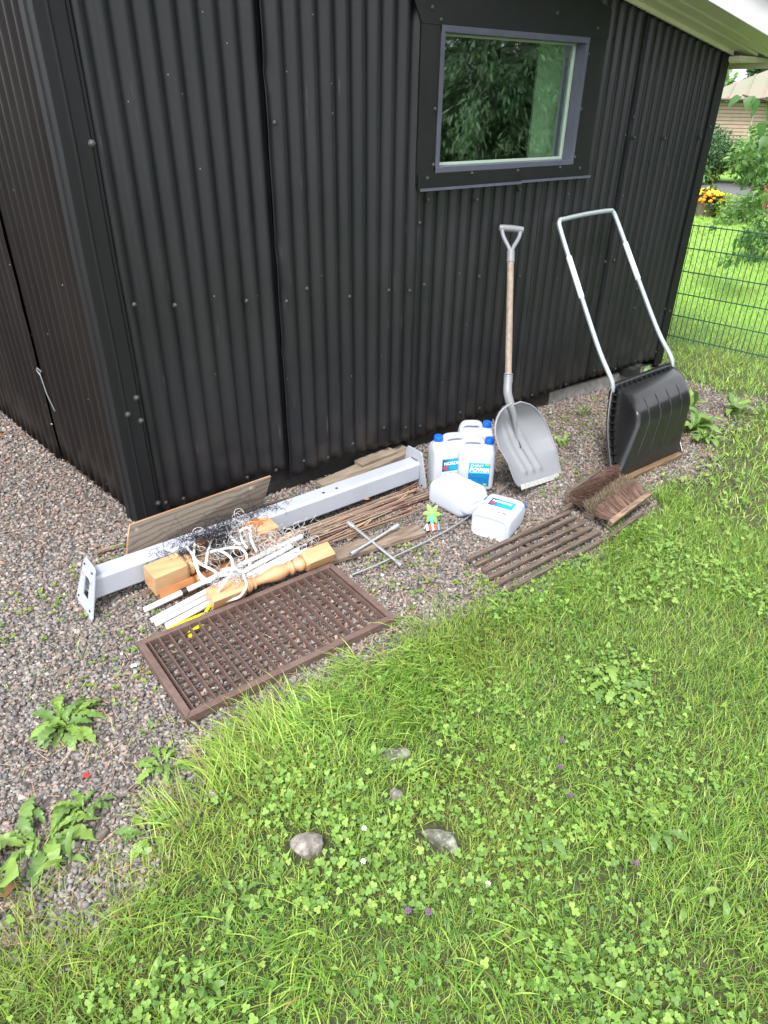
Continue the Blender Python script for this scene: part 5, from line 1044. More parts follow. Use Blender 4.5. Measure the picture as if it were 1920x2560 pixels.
# ================================================================== weeds with countable leaves
def leafmesh(name, L_, W_d, lobes, curl, seed, round_=0):
    g = random.Random(seed); n = 22 if lobes else 12; V = []; F = []; ph = g.uniform(0, 6)
    for i in range(n+1):
        t = i/n
        if round_: wdt = W_d*(.06 if t < .38 else math.sin(PI*((t-.38)/.62)**.75)**.7)*.5
        else: wdt = W_d*.5*(math.sin(PI*min(1, t**1.25))**.75 if lobes else math.sin(PI*min(1, t**.75))**.8*(.25+.75*t))*(.28+.85*t if lobes else 1)*(1+(.30*math.sin(i*2.05+ph)+.10*math.sin(i*1.1) if lobes else .03*math.sin(i*2)))*(1.15 if lobes else 1)
        if t == 1: wdt = .0006
        wdt = max(wdt, .0012); z = L_*(.28*math.sin(t*1.9)-curl*t*t); x_ = L_*t*(1-.15*t)-(L_*.022*math.sin(i*2.05+ph+1) if lobes else 0); dz = .22*wdt*math.sin(i*1.3+seed)
        V += [(x_, -wdt, z+wdt*.30+dz), (x_+L_*.02, -wdt*.5, z+wdt*.10+.0012*math.sin(i*1.7)), (x_+L_*.03, 0, z), (x_+L_*.02, wdt*.5, z+wdt*.10), (x_, wdt, z+wdt*.30-dz)]
    for i in range(n):
        for j in range(4): F.append((i*5+j, i*5+j+1, (i+1)*5+j+1, (i+1)*5+j))
    b = MB(); b.add(V, F); r_ = n*5+2
    b.tube([Vector(V[i*5+2])+Vector((0, 0, .0004)) for i in range(0, n, 2)], [.0016-.0012*i/n for i in range(0, n, 2)], 4)
    me = bpy.data.meshes.new(name); me.from_pydata(b.v, [], b.f)
    for p in me.polygons: p.use_smooth = True
    return me
def leafmat(c, c2): return mat('weed_leaf', c, .42, spec=.5, noise=(70, c2, .35, .75), trans=.28)
ML = [leafmat((.15, .27, .055), (.20, .32, .07)), leafmat((.20, .33, .065), (.25, .38, .08)), leafmat((.12, .225, .055), (.16, .27, .07))]
LM = {}
for kind, args in (('dandelion', (1.0, .25, 1, .60)), ('dandelionflat', (1.0, .24, 1, .80)), ('plantain', (1.0, .42, 0, .50)), ('sorrel', (1.0, .26, 0, .3)), ('round', (1.0, .62, 0, .15))):
    for v in range(3):
        me = leafmesh('leaf', args[0], args[1], args[2], args[3]*(1-.2*v), v+3, kind == 'round'); me.materials.append(ML[v]); LM[kind, v] = me
def weed(label, x, y, n, kind, Lr, el=(.15, .6), cat='weed', spread=0, name=None, group=None, seed=None):
    g = random.Random(int(x*1000+y*77) if seed is None else seed); z = gh(x, y)
    t = thing(name or {'d': 'dandelion', 'p': 'plantain', 's': 'sorrel', 'r': 'seedling_plant'}[kind[0]], label, cat, (x, y, z), group); a0 = g.uniform(0, 6)
    for i in range(n):
        me = LM[kind, g.randrange(3)]; o = bpy.data.objects.new('leaf', me); COL.objects.link(o); o.parent = t
        a = a0+2.4*i+g.uniform(-.3, .3); e = g.uniform(*el); s = g.uniform(*Lr)*1.32
        o.location = (g.uniform(-spread, spread)+.004*math.cos(a), g.uniform(-spread, spread)+.004*math.sin(a), .004); o.rotation_euler = (g.uniform(-.35, .35), -e, a); o.scale = (s, s*g.uniform(.8, 1.15), s)
    return t
weed('biggest dandelion rosette, on the gravel left of the rusty grate corner', .135, 1.775, 38, 'dandelion', (.05, .11), (.05, .6), 'dandelion', .02)
weed('spreading dandelion at the lower left gravel edge, beside a dry brown leaf', -.03, 1.43, 24, 'dandelion', (.06, .115), (.05, .5), 'dandelion', .025)
weed('dandelion with upright leaves between the two gravel rosettes and the lawn edge', .10, 1.46, 15, 'dandelion', (.04, .08), (.1, .7), 'dandelion', .02)
weed('small lobed weed on the lawn edge just right of the lower gravel patch', .205, 1.275, 10, 'dandelionflat', (.05, .085), (.1, .5), 'weed', .01)
weed('leafy weed at the gravel edge directly below the corner of the rusty grate', .315, 1.455, 13, 'dandelionflat', (.05, .09), (.1, .7), 'weed', .02)
weed('big round-leaved sprout cut by the left edge of the photo', -.14, 1.37, 4, 'round', (.09, .12), (.4, .8), 'weed', .01)
weed('single long leaf standing between gravel and lawn at the lower left', .01, 1.32, 3, 'sorrel', (.07, .10), (.5, .9), 'weed', .01)
weed('rosette of broad leaves on the gravel right of the black snow scoop', 3.80, 1.93, 16, 'plantain', (.10, .18), (.3, .9), 'weed', .04)
weed('broad-leaved weed at the lawn edge below the rosette right of the snow scoop', 3.72, 1.80, 12, 'plantain', (.08, .14), (.3, .9), 'weed', .04)
weed('upright leafy weed on the far gravel between shed corner and fence', 4.05, 2.10, 9, 'sorrel', (.10, .17), (.5, 1.1), 'weed', .03)
weed('leaf rosette at the right edge of the far gravel patch', 4.25, 1.92, 9, 'plantain', (.10, .15), (.3, .9), 'weed', .03)
weed('weed in front of the shed corner beside the snow scoop handle', 4.10, 2.40, 8, 'plantain', (.08, .14), (.3, 1.0), 'weed', .03)
weed('small weed on the gravel behind the snow scoop, nearer to the shed', 3.47, 2.47, 6, 'sorrel', (.05, .08), (.3, 1.0), 'weed', .02)
weed('small weed on the gravel left of the snow scoop', 2.98, 2.20, 6, 'sorrel', (.06, .10), (.4, 1.1), 'weed', .02)
weed('green sprout under the shed edge left of the snow scoop handle', 4.35, 2.62, 8, 'plantain', (.08, .14), (.5, 1.1), 'weed', .04)
weed('plantain cluster low in the photo, left of centre', .165, .83, 8, 'plantain', (.04, .062), (.3, .9), 'plantain', .02)
weed('plantain with two rounded leaves in the lawn, lower left', .085, .91, 5, 'plantain', (.035, .05), (.4, 1.0), 'plantain', .015)
weed('dandelion leaves in the lawn left of the pinkish stone', .31, .985, 4, 'dandelionflat', (.05, .065), (.2, .5), 'dandelion', .01)
weed('dandelion rosette in the lawn below the boot scraper, widest in the right half', 1.64, .86, 10, 'dandelion', (.07, .11), (.2, .6), 'dandelion', .015)
weed('broad dandelion leaves in the lawn at right, left one of a pair', 1.035, .655, 5, 'dandelionflat', (.05, .075), (.3, .7), 'dandelion', .02)
weed('broad dandelion leaves in the lawn at right, right one of a pair', 1.30, .465, 6, 'dandelionflat', (.05, .08), (.3, .8), 'dandelion', .02)
weed('oval plantain leaf patch right of the purple flowers', .77, .60, 9, 'plantain', (.028, .042), (.3, 1.0), 'plantain', .03)
weed('oval plantain leaf patch directly behind the purple flowers', .67, .70, 9, 'plantain', (.025, .038), (.3, 1.0), 'plantain', .03)
weed('plantain with big blunt leaves near the lower right of the photo', .88, .285, 5, 'plantain', (.035, .055), (.4, .9), 'plantain', .02)
weed('plantain patch at the right edge of the lawn foreground', 1.23, .27, 11, 'plantain', (.03, .05), (.3, .9), 'plantain', .05)
weed('thin upright sorrel leaf in the lawn below the left stone', .33, .80, 2, 'sorrel', (.06, .08), (.6, 1.0), 'weed', .005)
weed('small plant with rounded leaves beside the half-hidden far stone', .83, 1.11, 6, 'plantain', (.03, .045), (.4, 1.1), 'weed', .01)
weed('sprout with round leaves on the sticks left of the cross wrench', 1.235, 2.215, 4, 'round', (.03, .045), (.5, 1.1), 'weed', .01)
weed('bright small seedling just below the lower grate corner', .33, 1.61, 5, 'sorrel', (.025, .04), (.3, .9), 'weed', .01)
# dry leaves
def dryleaf(x, y, s, label, z=.012, m=M_leafdry):
    b = MB(); n = 9; V = []; 
    for i in range(n+1): t = i/n; w_ = s*.32*math.sin(PI*t**.8)+.001; V += [(s*(t-.5), -w_, .25*w_+.004*math.sin(i)), (s*(t-.5), 0, .15*s*math.sin(t*3)), (s*(t-.5), w_, .35*w_)]
    F = [(i*3+j, i*3+j+1, i*3+4+j, i*3+3+j) for i in range(n) for j in range(2)]; b.add(V, F); o = b.build('dry_leaf', m, None, smooth=True); o.location = (x, y, gh(x, y)+z); o.rotation_euler = (rnd.uniform(-.2, .2), rnd.uniform(-.2, .2), rnd.uniform(0, 6)); solid(o, .0006); tag(o, label, 'leaf')
dryleaf(-.135, 1.335, .06, 'brown dry leaf on the gravel at the lower left edge'); dryleaf(.40, 4.05, .13, 'orange brown dry leaf beside the left shed wall'); dryleaf(.455, 2.13, .035, 'pale dry leaf lying near the end plate of the post', .012, M_palewood)
dryleaf(.395, 1.92, .028, 'small pale oval leaf on gravel left of the grate', .012, M_labelw); dryleaf(1.68, 2.33, .03, 'small reddish dry leaf on the stick heap', .05); dryleaf(.20, 2.12, .03, 'orange dry leaf on the gravel left of the end plate', .012, M_palewood)
b = MB(); b.tube([(0, 0, 0), (.02, .003, 0), (.045, 0, .0)], [.010, .0125, .007], 8); o = b.build('pine_cone', M_bark, None, smooth=True); o.location = (.075, 1.335, gh(.075, 1.335)+.012); o.rotation_euler = (0, 0, .4); tag(o, 'small dark pine cone on the gravel at the lower left', 'pine cone')
b = MB(); b.tube([(0, 0, 0), (.02, .003, 0), (.040, 0, .0)], [.010, .0135, .007], 8); o = b.build('pine_cone', M_bark, None, smooth=True); o.location = (.175, 2.03, gh(.175, 2.03)+.012); tag(o, 'dark pine cone on the gravel left of the rusty grate', 'pine cone')
o = MB().box((0, 0, 0), (.016, .016, .002)).build('red_scrap', M_labelr); o.location = (.125, 1.555, gh(.125, 1.555)+.016); o.rotation_euler = (.5, .4, .6); tag(o, 'small bright red plastic scrap on the gravel', 'scrap')
o = MB().box((0, 0, 0), (.016, .012, .004)).build('white_scrap', M_white); o.location = (1.40, 1.83, gh(1.4, 1.83)+.014); o.rotation_euler = (.3, .3, .6); tag(o, 'small white plastic scrap on the gravel below the cross wrench', 'scrap')
# flowers
M_purple = mat('purple_petal', (.17, .09, .26), .6); M_pbrown = mat('self_heal_head', (.16, .08, .09), .7); M_wpetal = mat('white_clover_petal', (.72, .74, .60), .6, trans=.2)
def selfheal(x, y, label, big=1):
    t = thing('purple_flower', label, 'flower', (x, y, gh(x, y)), 'purple self-heal flowers in the lawn'); h = .05
    MB().tube([(x, y, gh(x, y)), (x, y, gh(x, y)+h-.003)], .001, 5).build('stem', ML[0], t)
    b = MB(); b.loft([[(x+r*math.cos(a*PI/4), y+r*math.sin(a*PI/4), gh(x, y)+h+z) for a in range(8)] for r, z in ((.003, -.004), (.0050, 0), (.0046, .008), (.002, .012))]); b.build('flower_head', M_pbrown, t)
    b = MB()
    for i in range(9): a = i*.7; b.box((x+.0060*math.cos(a), y+.0060*math.sin(a), gh(x, y)+h+.001*(i % 5)), (.0045*big, .0028, .0028), rz=a)
    b.build('petals', M_purple, t)
selfheal(.612, .682, 'left purple self-heal flower of the pair low in the lawn'); selfheal(.648, .650, 'right purple self-heal flower of the pair low in the lawn')
for i, (x, y, l) in enumerate(((1.22, .74, 'dark purple flower head in the lawn at right, nearest to the boot scraper'), (1.145, .43, 'dark purple flower head near the lower right corner of the lawn'), (1.17, .66, 'dark purple flower head in the middle of the right lawn'), (1.30, .80, 'dark purple flower head beside the large dandelion rosette'))): selfheal(x, y, l, .6)
def wclover(x, y, label):
    t = thing('white_clover_flower', label, 'flower', (x, y, gh(x, y)), 'white clover flowers'); h = gh(x, y)+.045
    MB().tube([(x, y, gh(x, y)), (x, y, h)], .0009, 5).build('stem', ML[0], t); b = MB()
    for i in range(16): a = i*2.4; e = (i/16)*1.5-.3; b.box((x+.005*math.cos(a)*math.cos(e), y+.005*math.sin(a)*math.cos(e), h+.005*math.sin(e)), (.005, .0022, .0022), M=Vector((math.cos(a)*math.cos(e), math.sin(a)*math.cos(e), math.sin(e))).to_track_quat('X', 'Z').to_matrix())
    b.build('petals', M_wpetal, t)
wclover(.600, .848, 'white clover flower below the stones, between left and right ones'); wclover(.812, .618, 'white clover flower in the lawn right of the purple pair')
wclover(.655, .92, 'white clover flower just right of the pinkish stone')

# ================================================================== fence
fn = thing('wire_fence', 'dark green welded wire mesh fence standing on the lawn beyond the shed', 'fence', (5.30, 2.6, 0))
fa, fb = Vector((5.165, 3.62, 0)), Vector((5.60, .70, 0)); fdv = (fb-fa).normalized(); FL = (fb-fa).length
vw = MB().tube([(0, 0, .03), (0, 0, .905)], .0028, 6).build('vertical_wire', M_fence, None, smooth=True); n = int(FL/.0415)
for i in range(n+1):
    o = vw if i == 0 else vw.copy()
    if i: COL.objects.link(o)
    o.parent = fn; o.location = fa+fdv*(i*.0415)-fn.location
for z in (.055, .221, .392, .560, .731, .895):
    for s in (-1, 1): e = Vector((fdv.y, -fdv.x, 0))*.0055*s; MB().tube([fa+e+Vector((0, 0, z)), fb+e+Vector((0, 0, z))], .0036, 6).build('horizontal_wire', M_fence, fn, smooth=True)
for P in (fa, fb): MB().box(P+Vector((0, 0, .48)), (.04, .06, .98)).build('fence_post', M_fence, fn)

# ================================================================== background
def strip(name, P, z, m): o = MB().add([(x, y, z) for x, y in P], [tuple(range(len(P)))]).build(name, m, None, kind='structure'); return o
strip('road', [(10.6, 12.5), (13.7, 8.2), (13.3, 6.6), (15.8, -2), (22.5, -2), (18.8, 9.2), (16.6, 11.5), (15, 15)], .004, M_asphalt)
def tree_leaves(name, n, cloud, size, cols, label=None, seed=0, parent=None, aspect=.55, droop=.3, kind=None):
    """cloud: list of (cx,cy,cz,rx,ry,rz) ellipsoids"""
    g = np.random.default_rng(seed); vol = np.array([c[3]*c[4]*c[5] for c in cloud])**.75; idx = g.choice(len(cloud), size=n, p=vol/vol.sum()); C_ = np.array(cloud)[idx]
    d = g.normal(size=(n, 3)); d /= np.linalg.norm(d, axis=1)[:, None]; r = g.random(n)**.38; P = C_[:, :3]+d*C_[:, 3:]*r[:, None]
    up = d*.6+g.normal(size=(n, 3))*.6; up[:, 2] -= droop; nr = np.tile([0, 0, 1.], (n, 1))+d*.5+g.normal(size=(n, 3))*.4
    col = np.array(cols)[g.integers(len(cols), size=n)]*(.7+.6*g.random(n))[:, None]
    loc = np.array(parent_loc(parent)) if parent else 0
    return leafcloud(name, P-loc, nr, up, g.uniform(size*.65, size*1.3, n), aspect, col, M_leaf, None, None, kind, .25, parent)
def clumps(c, R_, n, r, seed, flat=.8):
    g = random.Random(seed); out = []
    for i in range(n):
        a, e, q = g.uniform(0, 6.28), g.uniform(-.7, 1.4), g.uniform(.35, 1.0); out.append((c[0]+R_[0]*math.cos(a)*math.cos(e)*q, c[1]+R_[1]*math.sin(a)*math.cos(e)*q, c[2]+R_[2]*math.sin(e)*q, r*g.uniform(.7, 1.3), r*g.uniform(.7, 1.3), r*flat*g.uniform(.7, 1.3)))
    return out
def tree(name, label, cat, base, h, trunk_r, cl, n, size, cols, seed, group=None, limbs=6):
    t = thing(name, label, cat, base, group); b_ = Vector(base); top_ = b_+Vector((.05*h, .03*h, h*.75))
    MB().tube(spline([b_-Vector((0, 0, .05)), b_+Vector((.01*h, -.01*h, h*.3)), top_], 4), [trunk_r*(1.15-.9*i/8) for i in range(9)], 9).build('trunk', M_bark, t, smooth=True)
    g = random.Random(seed)
    for i in range(limbs):
        c = g.choice(cl); s = b_.lerp(top_, g.uniform(.3, .9)); MB().tube(spline([s, s.lerp(Vector(c[:3]), .5)+Vector((0, 0, .05*h)), Vector(c[:3])], 4), [trunk_r*.35*(1-.8*k_/8) for k_ in range(9)], 6).build('limb', M_bark, t, smooth=True)
    tree_leaves('crown', n, cl, size, cols, None, seed, t, kind='stuff'); return t
gA = [(.12, .25, .06), (.16, .30, .07), (.09, .20, .055), (.20, .34, .09)]; gB = [(.19, .34, .09), (.24, .40, .11), (.14, .28, .08)]; gD = [(.07, .15, .06), (.09, .19, .07), (.055, .12, .05)]
# young maple-like tree by the fence, right edge
cl = clumps((7.85, 2.85, 1.15), (.40, .42, .55), 16, .20, 5)+[(7.03, 3.76, 1.23, 0.12, 0.12, 0.09), (7.23, 3.81, 1.34, 0.12, 0.12, 0.10), (6.90, 3.53, 1.43, 0.14, 0.14, 0.12), (7.10, 3.61, 1.17, 0.14, 0.14, 0.11), (7.24, 3.78, 1.09, 0.12, 0.12, 0.09), (6.95, 3.42, 1.00, 0.14, 0.14, 0.10), (7.12, 3.58, 0.90, 0.12, 0.12, 0.08), (7.25, 3.75, 0.80, 0.11, 0.11, 0.06), (6.96, 3.38, 0.79, 0.14, 0.14, 0.09), (7.05, 3.74, 0.73, 0.09, 0.09, 0.05), (7.18, 3.92, 0.64, 0.06, 0.06, 0.03), (6.96, 3.39, 0.62, 0.13, 0.13, 0.07), (7.13, 3.57, 0.53, 0.10, 0.10, 0.05), (7.37, 3.47, 0.42, 0.12, 0.12, 0.08), (6.90, 3.51, 0.41, 0.08, 0.08, 0.04), (7.09, 3.68, 0.32, 0.05, 0.05, 0.03), (7.33, 3.57, 0.37, 0.09, 0.09, 0.05)]
tree('young_tree', 'young leafy tree with drooping branches behind the wire fence at the right edge', 'tree', (7.62, 3.27, 0), 2.0, .045, cl, 5200, .058, gA, 6)
# lilac twig hanging in at the top right
ll = thing('lilac_branch', 'lilac twig with large heart-shaped leaves and seed heads at the top right', 'branch', (5.35, 2.62, 1.6))
MB().tube(spline([(5.75, 2.25, 2.05), (5.55, 2.50, 1.80), (5.42, 2.66, 1.72), (5.33, 2.76, 1.74)], 5), .006, 6).build('twig', M_bark, ll, smooth=True)
MB().tube(spline([(5.75, 2.25, 1.55), (5.55, 2.55, 1.55), (5.42, 2.66, 1.50)], 5), .005, 6).build('twig', M_bark, ll, smooth=True)
lm = leafmesh('leaf', 1.0, 1.0, 0, .25, 9); 
def heart():
    V = []; F = []; n = 10
    for i in range(n+1): t = i/n; w_ = .40*(math.sin(PI*min(1, (t+.10)/1.1)**.62)**.8) if t < 1 else .004; V += [(t, -w_, .10*w_-.15*t*t), (t, 0, -.15*t*t-.02), (t, w_, .10*w_-.15*t*t)]
    F = [(i*3+j, i*3+j+1, i*3+4+j, i*3+3+j) for i in range(n) for j in range(2)]; me = bpy.data.meshes.new('leaf'); me.from_pydata(V, [], F); me.materials.append(leafmat((.06, .16, .035), (.09, .21, .05)))
    for p in me.polygons: p.use_smooth = True
    return me
hm = heart()
LO = Vector((-.07, .15, 0)); ll.location = Vector(ll.location)+LO
for (x, y, z, a, e, s) in ((5.33, 2.78, 1.735, 2.6, -.7, .13), (5.36, 2.72, 1.735, 3.6, -1.1, .13), (5.38, 2.69, 1.72, 4.4, -1.3, .12), (5.42, 2.64, 1.73, 5.2, -.9, .11), (5.45, 2.62, 1.78, .8, .2, .10), (5.44, 2.62, 1.70, 5.0, -1.3, .15), (5.40, 2.62, 1.58, 4.6, -1.2, .15), (5.42, 2.58, 1.50, 3.4, -.9, .13), (5.50, 2.55, 1.80, 2.2, .2, .11), (5.50, 2.52, 1.66, 4.2, -1.0, .14), (5.36, 2.66, 1.66, 3.1, -.9, .09), (5.5, 2.48, 1.56, 3.8, -.8, .13), (5.40, 2.6, 1.47, 4.4, -1.0, .11)):
    o = bpy.data.objects.new('leaf', hm); COL.objects.link(o); o.parent = ll; o.location = Vector((x, y, z))-Vector((5.35, 2.62, 1.6)); o.rotation_euler = (rnd.uniform(-.4, .4), -e, a); o.scale = (s*.72,)*3
b = MB(); 
for i in range(34): P = Vector((5.40, 2.685, 1.745))+Vector((rnd.uniform(-.02, .02), rnd.uniform(-.025, .025), rnd.uniform(0, .10))); b.tube([P, P+Vector((rnd.uniform(-.008, .008), rnd.uniform(-.008, .008), .014))], .0022, 4)
b.build('seed_head', M_oldwood, ll)
# bushes and flowers by the road
def bush(name, label, c, R_, n, size, cols, seed, r=.25, k=14, group=None):
    t = thing(name, label, 'bush', (c[0], c[1], 0), group); cl = clumps((c[0], c[1], c[2]), R_, k, r, seed)
    for i in range(5): q = cl[i]; MB().tube([(c[0]+rnd.uniform(-.05, .05), c[1]+rnd.uniform(-.05, .05), 0), q[:3]], .02*R_[0], 5).build('stem', M_bark, t)
    tree_leaves('foliage', n, cl, size, cols, None, seed, t, kind='stuff'); return t
bush('dark_bush', 'large dark green rounded bush in front of the brick house', (17.5, 10.2, .50), (1.2, 1.0, .45), 8500, .075, gD+[(.11, .23, .08)], 11, .42, 24)
bush('green_shrub', 'tall light green shrub rising left of the dark bush against the brick wall', (18.4, 11.6, .70), (.6, .7, .75), 6000, .08, gB, 12, .4, 18)
bush('green_shrub', 'green hedge shrub right of the dark bush, behind the young tree', (18.0, 9.0, .45), (1.2, 1.0, .40), 7000, .08, gA, 13, .45, 22)
bush('low_shrub', 'low yellowish shrub on the far verge of the road', (16.9, 10.2, .18), (1.1, .6, .25), 2200, .10, gB+[(.26, .32, .08)], 14, .25, 14)
bush('red_shrub', 'small dark red shrub at the road verge next to the shed corner line', (17.0, 10.7, .35), (.22, .22, .3), 700, .08, [(.22, .06, .06), (.16, .05, .05)], 15, .15, 8)
bush('yellow_green_bush', 'low bright yellow green bush right of the marigolds', (12.35, 6.75, .14), (.42, .32, .16), 2200, .06, [(.24, .38, .05), (.32, .46, .06), (.18, .30, .05)], 16, .14, 12)
bush('pale_shrub', 'pale feathery shrub between the yellow green bush and the young tree', (12.0, 6.2, .14), (.4, .3, .18), 1600, .05, [(.20, .32, .10), (.16, .26, .08)], 17, .16, 12)
bush('leafy_branch_bush', 'dark leafy shoots behind the fence top, left of the young tree', (9.3, 4.45, .22), (.6, .4, .20), 1500, .055, gA, 18, .10, 16)
mg = thing('marigold_pot', 'round clump of orange and yellow marigolds beside the road', 'flowers', (12.25, 6.95, 0))
MB().loft([[(12.25+r*math.cos(a*PI/12), 6.95+r*math.sin(a*PI/12), z) for a in range(24)] for r, z in ((.17, -.01), (.21, .20), (.20, .21), (.18, .2))]).build('planter', M_bark, mg, smooth=True)
tree_leaves('leaves', 700, clumps((12.25, 6.95, .27), (.22, .22, .14), 10, .10, 3), .06, gD, None, 23, mg, kind='stuff')
M_or = [mat('orange_marigold', (.85, .27, .01), .6), mat('yellow_marigold', (.88, .60, .02), .6)]
fm = []
for m in M_or:
    bq = bmesh_ico(2); V = np.array(bq[0]); V = V*(1+.18*np.sin(V[:, 0:1]*17+V[:, 1:2]*13)); V[:, 2] *= .7; o = mesh_np('bloom', V, np.array(bq[1]), m, None, None, False); fm.append(o.data); bpy.data.objects.remove(o)
for i in range(150):
    a, e = rnd.uniform(0, 6.28), rnd.uniform(-.1, 1.5); q = rnd.uniform(.85, 1.1); o = bpy.data.objects.new('bloom', fm[1 if math.sin(e) > .62+rnd.uniform(-.4, .4) else 0]); COL.objects.link(o); o.parent = mg; o.location = (.26*math.cos(a)*math.cos(e)*q, .26*math.sin(a)*math.cos(e)*q, .24+.17*math.sin(e)*q); s = rnd.uniform(.024, .036); o.scale = (s, s, s)
bush('pink_flower_bush', 'small pinkish flowering plant at the road edge near the young tree', (13.0, 6.35, .25), (.10, .10, .14), 260, .07, [(.55, .18, .15), (.4, .2, .12), (.1, .2, .05)], 25, .08, 6)
# brick house
hs_ = thing('brick_house', 'low sand-coloured brick house with a weathered green metal roof across the road', 'house', (21.6, 11, 0))
hd = Vector((-math.sin(math.radians(26)), math.cos(math.radians(26)), 0)); ho = Vector((math.cos(math.radians(26)), math.sin(math.radians(26)), 0)); H0 = Vector((21.27, 11.14, 0))
def hp_(a, d, z): return H0+hd*a+ho*d+Vector((0, 0, z))      # a along the front (positive = left), d depth
def hbox(a0, a1, d0, d1, z0, z1, name, m, parent=hs_, bevel=0):
    V = [hp_(a, d, z) for a in (a0, a1) for d in (d0, d1) for z in (z0, z1)]
    return MB().add(V, [(0, 1, 3, 2), (4, 6, 7, 5), (0, 4, 5, 1), (2, 3, 7, 6), (0, 2, 6, 4), (1, 5, 7, 3)]).build(name, m, parent, bevel=bevel)
hbox(-6, 1.5, .012, 6, -.3, 1.70, 'wall', M_mortar)
crs = MB(); 
nrow = 19
for i in range(nrow):
    z = .02+i*.088; V = [hp_(a, d, zz) for a in (-6, 1.5) for d in (0, .0118) for zz in (z, z+.070)]; crs.add(V, [(0, 1, 3, 2), (4, 6, 7, 5), (0, 4, 5, 1), (2, 3, 7, 6), (0, 2, 6, 4), (1, 5, 7, 3)])
o = crs.build('brick_course', M_brickwall, hs_); o['kind'] = 'stuff'
hbox(.155, .165, -.02, -.001, 0, 1.70, 'downpipe', M_white)
hbox(-.42, -.20, -.04, -.001, .3, 1.62, 'door_frame', M_oldwood); hbox(-.56, -.425, -.03, -.002, .3, 1.5, 'window', M_white)
hbox(-.30, 1.6, -.30, .02, 1.71, 1.75, 'soffit', M_oldwood); hbox(-6, -.22, -.75, .02, 1.60, 1.64, 'porch_soffit', M_glassdark)
V = [hp_(1.7, -.35, 1.78), hp_(-6, -.35, 1.80), hp_(-6, 3.2, 2.62), hp_(-1.0, 3.2, 2.62), hp_(1.7, -.35, 1.75), hp_(-6, -.35, 1.77), hp_(-6, 3.2, 2.59), hp_(-1.0, 3.2, 2.59)]
V[3] = hp_(.0, 3.2, 2.60); V[7] = hp_(.0, 3.2, 2.57); V = V+[hp_(1.7, 6.5, 1.78), hp_(1.7, 6.5, 1.75)]
MB().add(V, [(0, 1, 2, 3), (7, 6, 5, 4), (0, 4, 5, 1), (0, 3, 8), (1, 5, 6, 2), (3, 2, 6, 7), (4, 9, 7), (0, 8, 9, 4)]).build('roof', M_roofg, hs_)
for i in range(15):
    a = 1.3-.42*i; 
    if a < 0: e = 1.0
    else: e = 1-a/1.7
    MB().bar(hp_(a, -.34, 1.795), hp_(a, -.34+3.5*e, 1.795+.82*e), .03, .025).build('roof_seam', M_roofg, hs_)
V = [hp_(-.18, -.8, 1.645), hp_(-6, -.8, 1.66), hp_(-6, -.1, 1.86), hp_(-.42, -.1, 1.86), hp_(-.18, -.8, 1.625), hp_(-6, -.8, 1.64), hp_(-6, -.1, 1.84), hp_(-.42, -.1, 1.84)]
MB().add(V, [(0, 1, 2, 3), (7, 6, 5, 4), (0, 4, 5, 1), (3, 7, 4, 0), (2, 6, 7, 3)]).build('porch_roof', M_roofg, hs_)
# trees beyond the house
GT = 'trees beyond the brick house'
for i, (x, y, h, R_, cols, lab) in enumerate(((28.5, 17.2, 2.6, 1.5, gA, 'bushy bright green tree rising behind the left end of the brick house'), (33, 17.6, 3.2, 1.0, gD, 'small dark conifer top seen over the roof ridge'), (36, 16.5, 4.0, 2.0, gD, 'dark tree crown over the right part of the roof'), (31, 19.5, 2.8, 1.9, gA, 'green tree crown farther back, beside the shed eave'))):
    tree('background_tree', lab, 'tree', (x, y, 0), h, .16, clumps((x, y, h*.62), (R_, R_, h*.42), 16, R_*.42, 30+i), 2200, .22, cols, 40+i, GT)
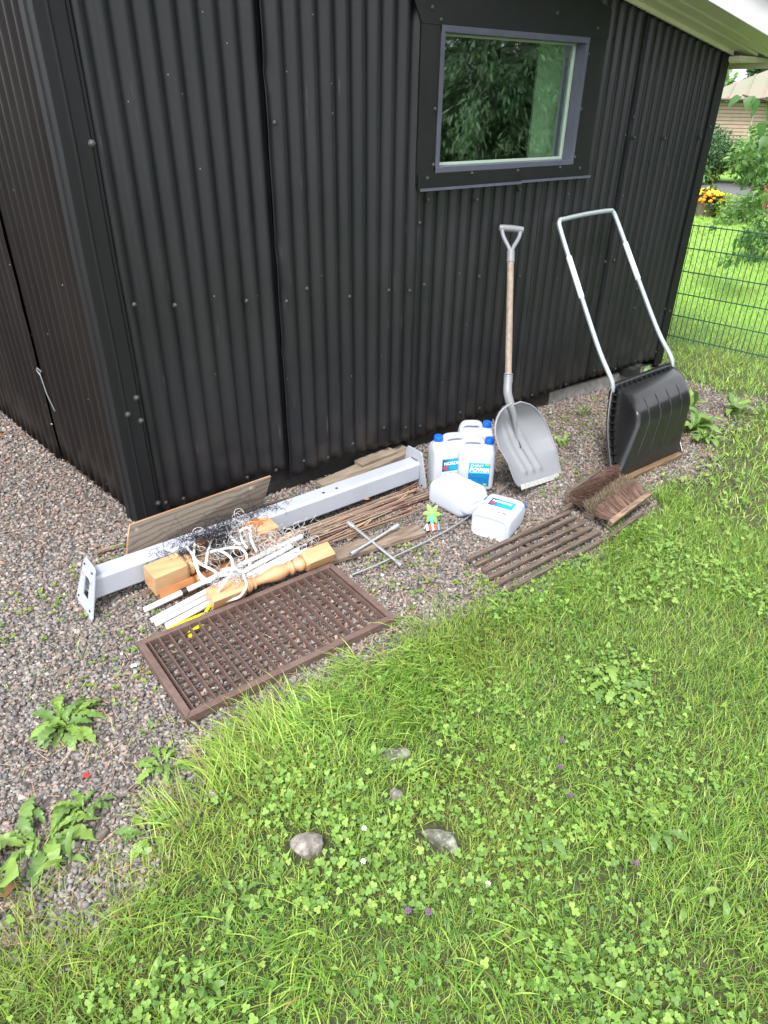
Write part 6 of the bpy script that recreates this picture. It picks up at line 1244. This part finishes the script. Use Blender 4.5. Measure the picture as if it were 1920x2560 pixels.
# conifers on the far side of the lawn behind the viewer; their drooping sprays show mirrored in the window
def conifer(x, y, h, R_, label, seed, n=26000):
    t = thing('spruce_tree', label, 'tree', (x, y, 0), 'dense conifers on the far side of the lawn'); MB().tube([(x, y, -.05), (x, y, h*.95)], [.07, .01], 9).build('trunk', M_bark, t, smooth=True)
    g = np.random.default_rng(seed); nb_ = 220; V = []; base_c = np.array([(.085, .16, .075), (.11, .20, .09), (.07, .135, .06), (.14, .25, .11)])
    a = g.uniform(0, 2*PI, nb_); z = h*(.02+.95*g.random(nb_)**1.1); ln = R_*(1-z/h*.85)*(.8+.4*g.random(nb_)); idx = g.integers(nb_, size=n); s = g.random(n)**.45
    P = np.stack([x+np.cos(a[idx])*ln[idx]*s, y+np.sin(a[idx])*ln[idx]*s, z[idx]+ln[idx]*(.15*s-.45*s*s)], -1)+g.normal(size=(n, 3))*[.09, .09, .05]
    up = np.stack([np.cos(a[idx]+g.normal(size=n)*.6), np.sin(a[idx]+g.normal(size=n)*.6), -.55+g.normal(size=n)*.3], -1); nr = np.tile([0, 0, 1.], (n, 1))+g.normal(size=(n, 3))*.4
    c = base_c[g.integers(4, size=n)]*(.6+.8*g.random(n))[:, None]
    leafcloud('branches', P-np.array([x, y, 0]), nr, up, g.uniform(.06, .15, n), .16, c, M_leaf, None, None, 'stuff', .25, t)
    return t
CF = conifer(6.6, -1.4, 4.6, 1.9, 'dense drooping conifer mirrored in the left part of the window', 1, 30000)
for (x, y, rz, sc_, lab) in ((8.2, -1.0, 1.3, 1.1, 'dense drooping conifer mirrored in the right part of the window'), (7.3, -.7, 2.6, .9, 'bushy conifer squeezed between the two mirrored in the window'), (9.6, -2.4, 4.0, 1.35, 'tall conifer right behind the mirrored ones'), (10.4, -.6, 5.1, 1.15, 'farthest conifer of the dense row, at its right end'),
                             (5.0, -3.4, .7, 1.0, 'dense conifer nearest behind the viewer'), (8.2, -4.0, 3.3, 1.2, 'tall conifer behind the other three'), (7.6, -2.2, 5.6, 1.05, 'conifer in the second row of the dense group')):
    o = copy_tree(CF, (x, y, 0), rz, sc_); o['label'] = lab
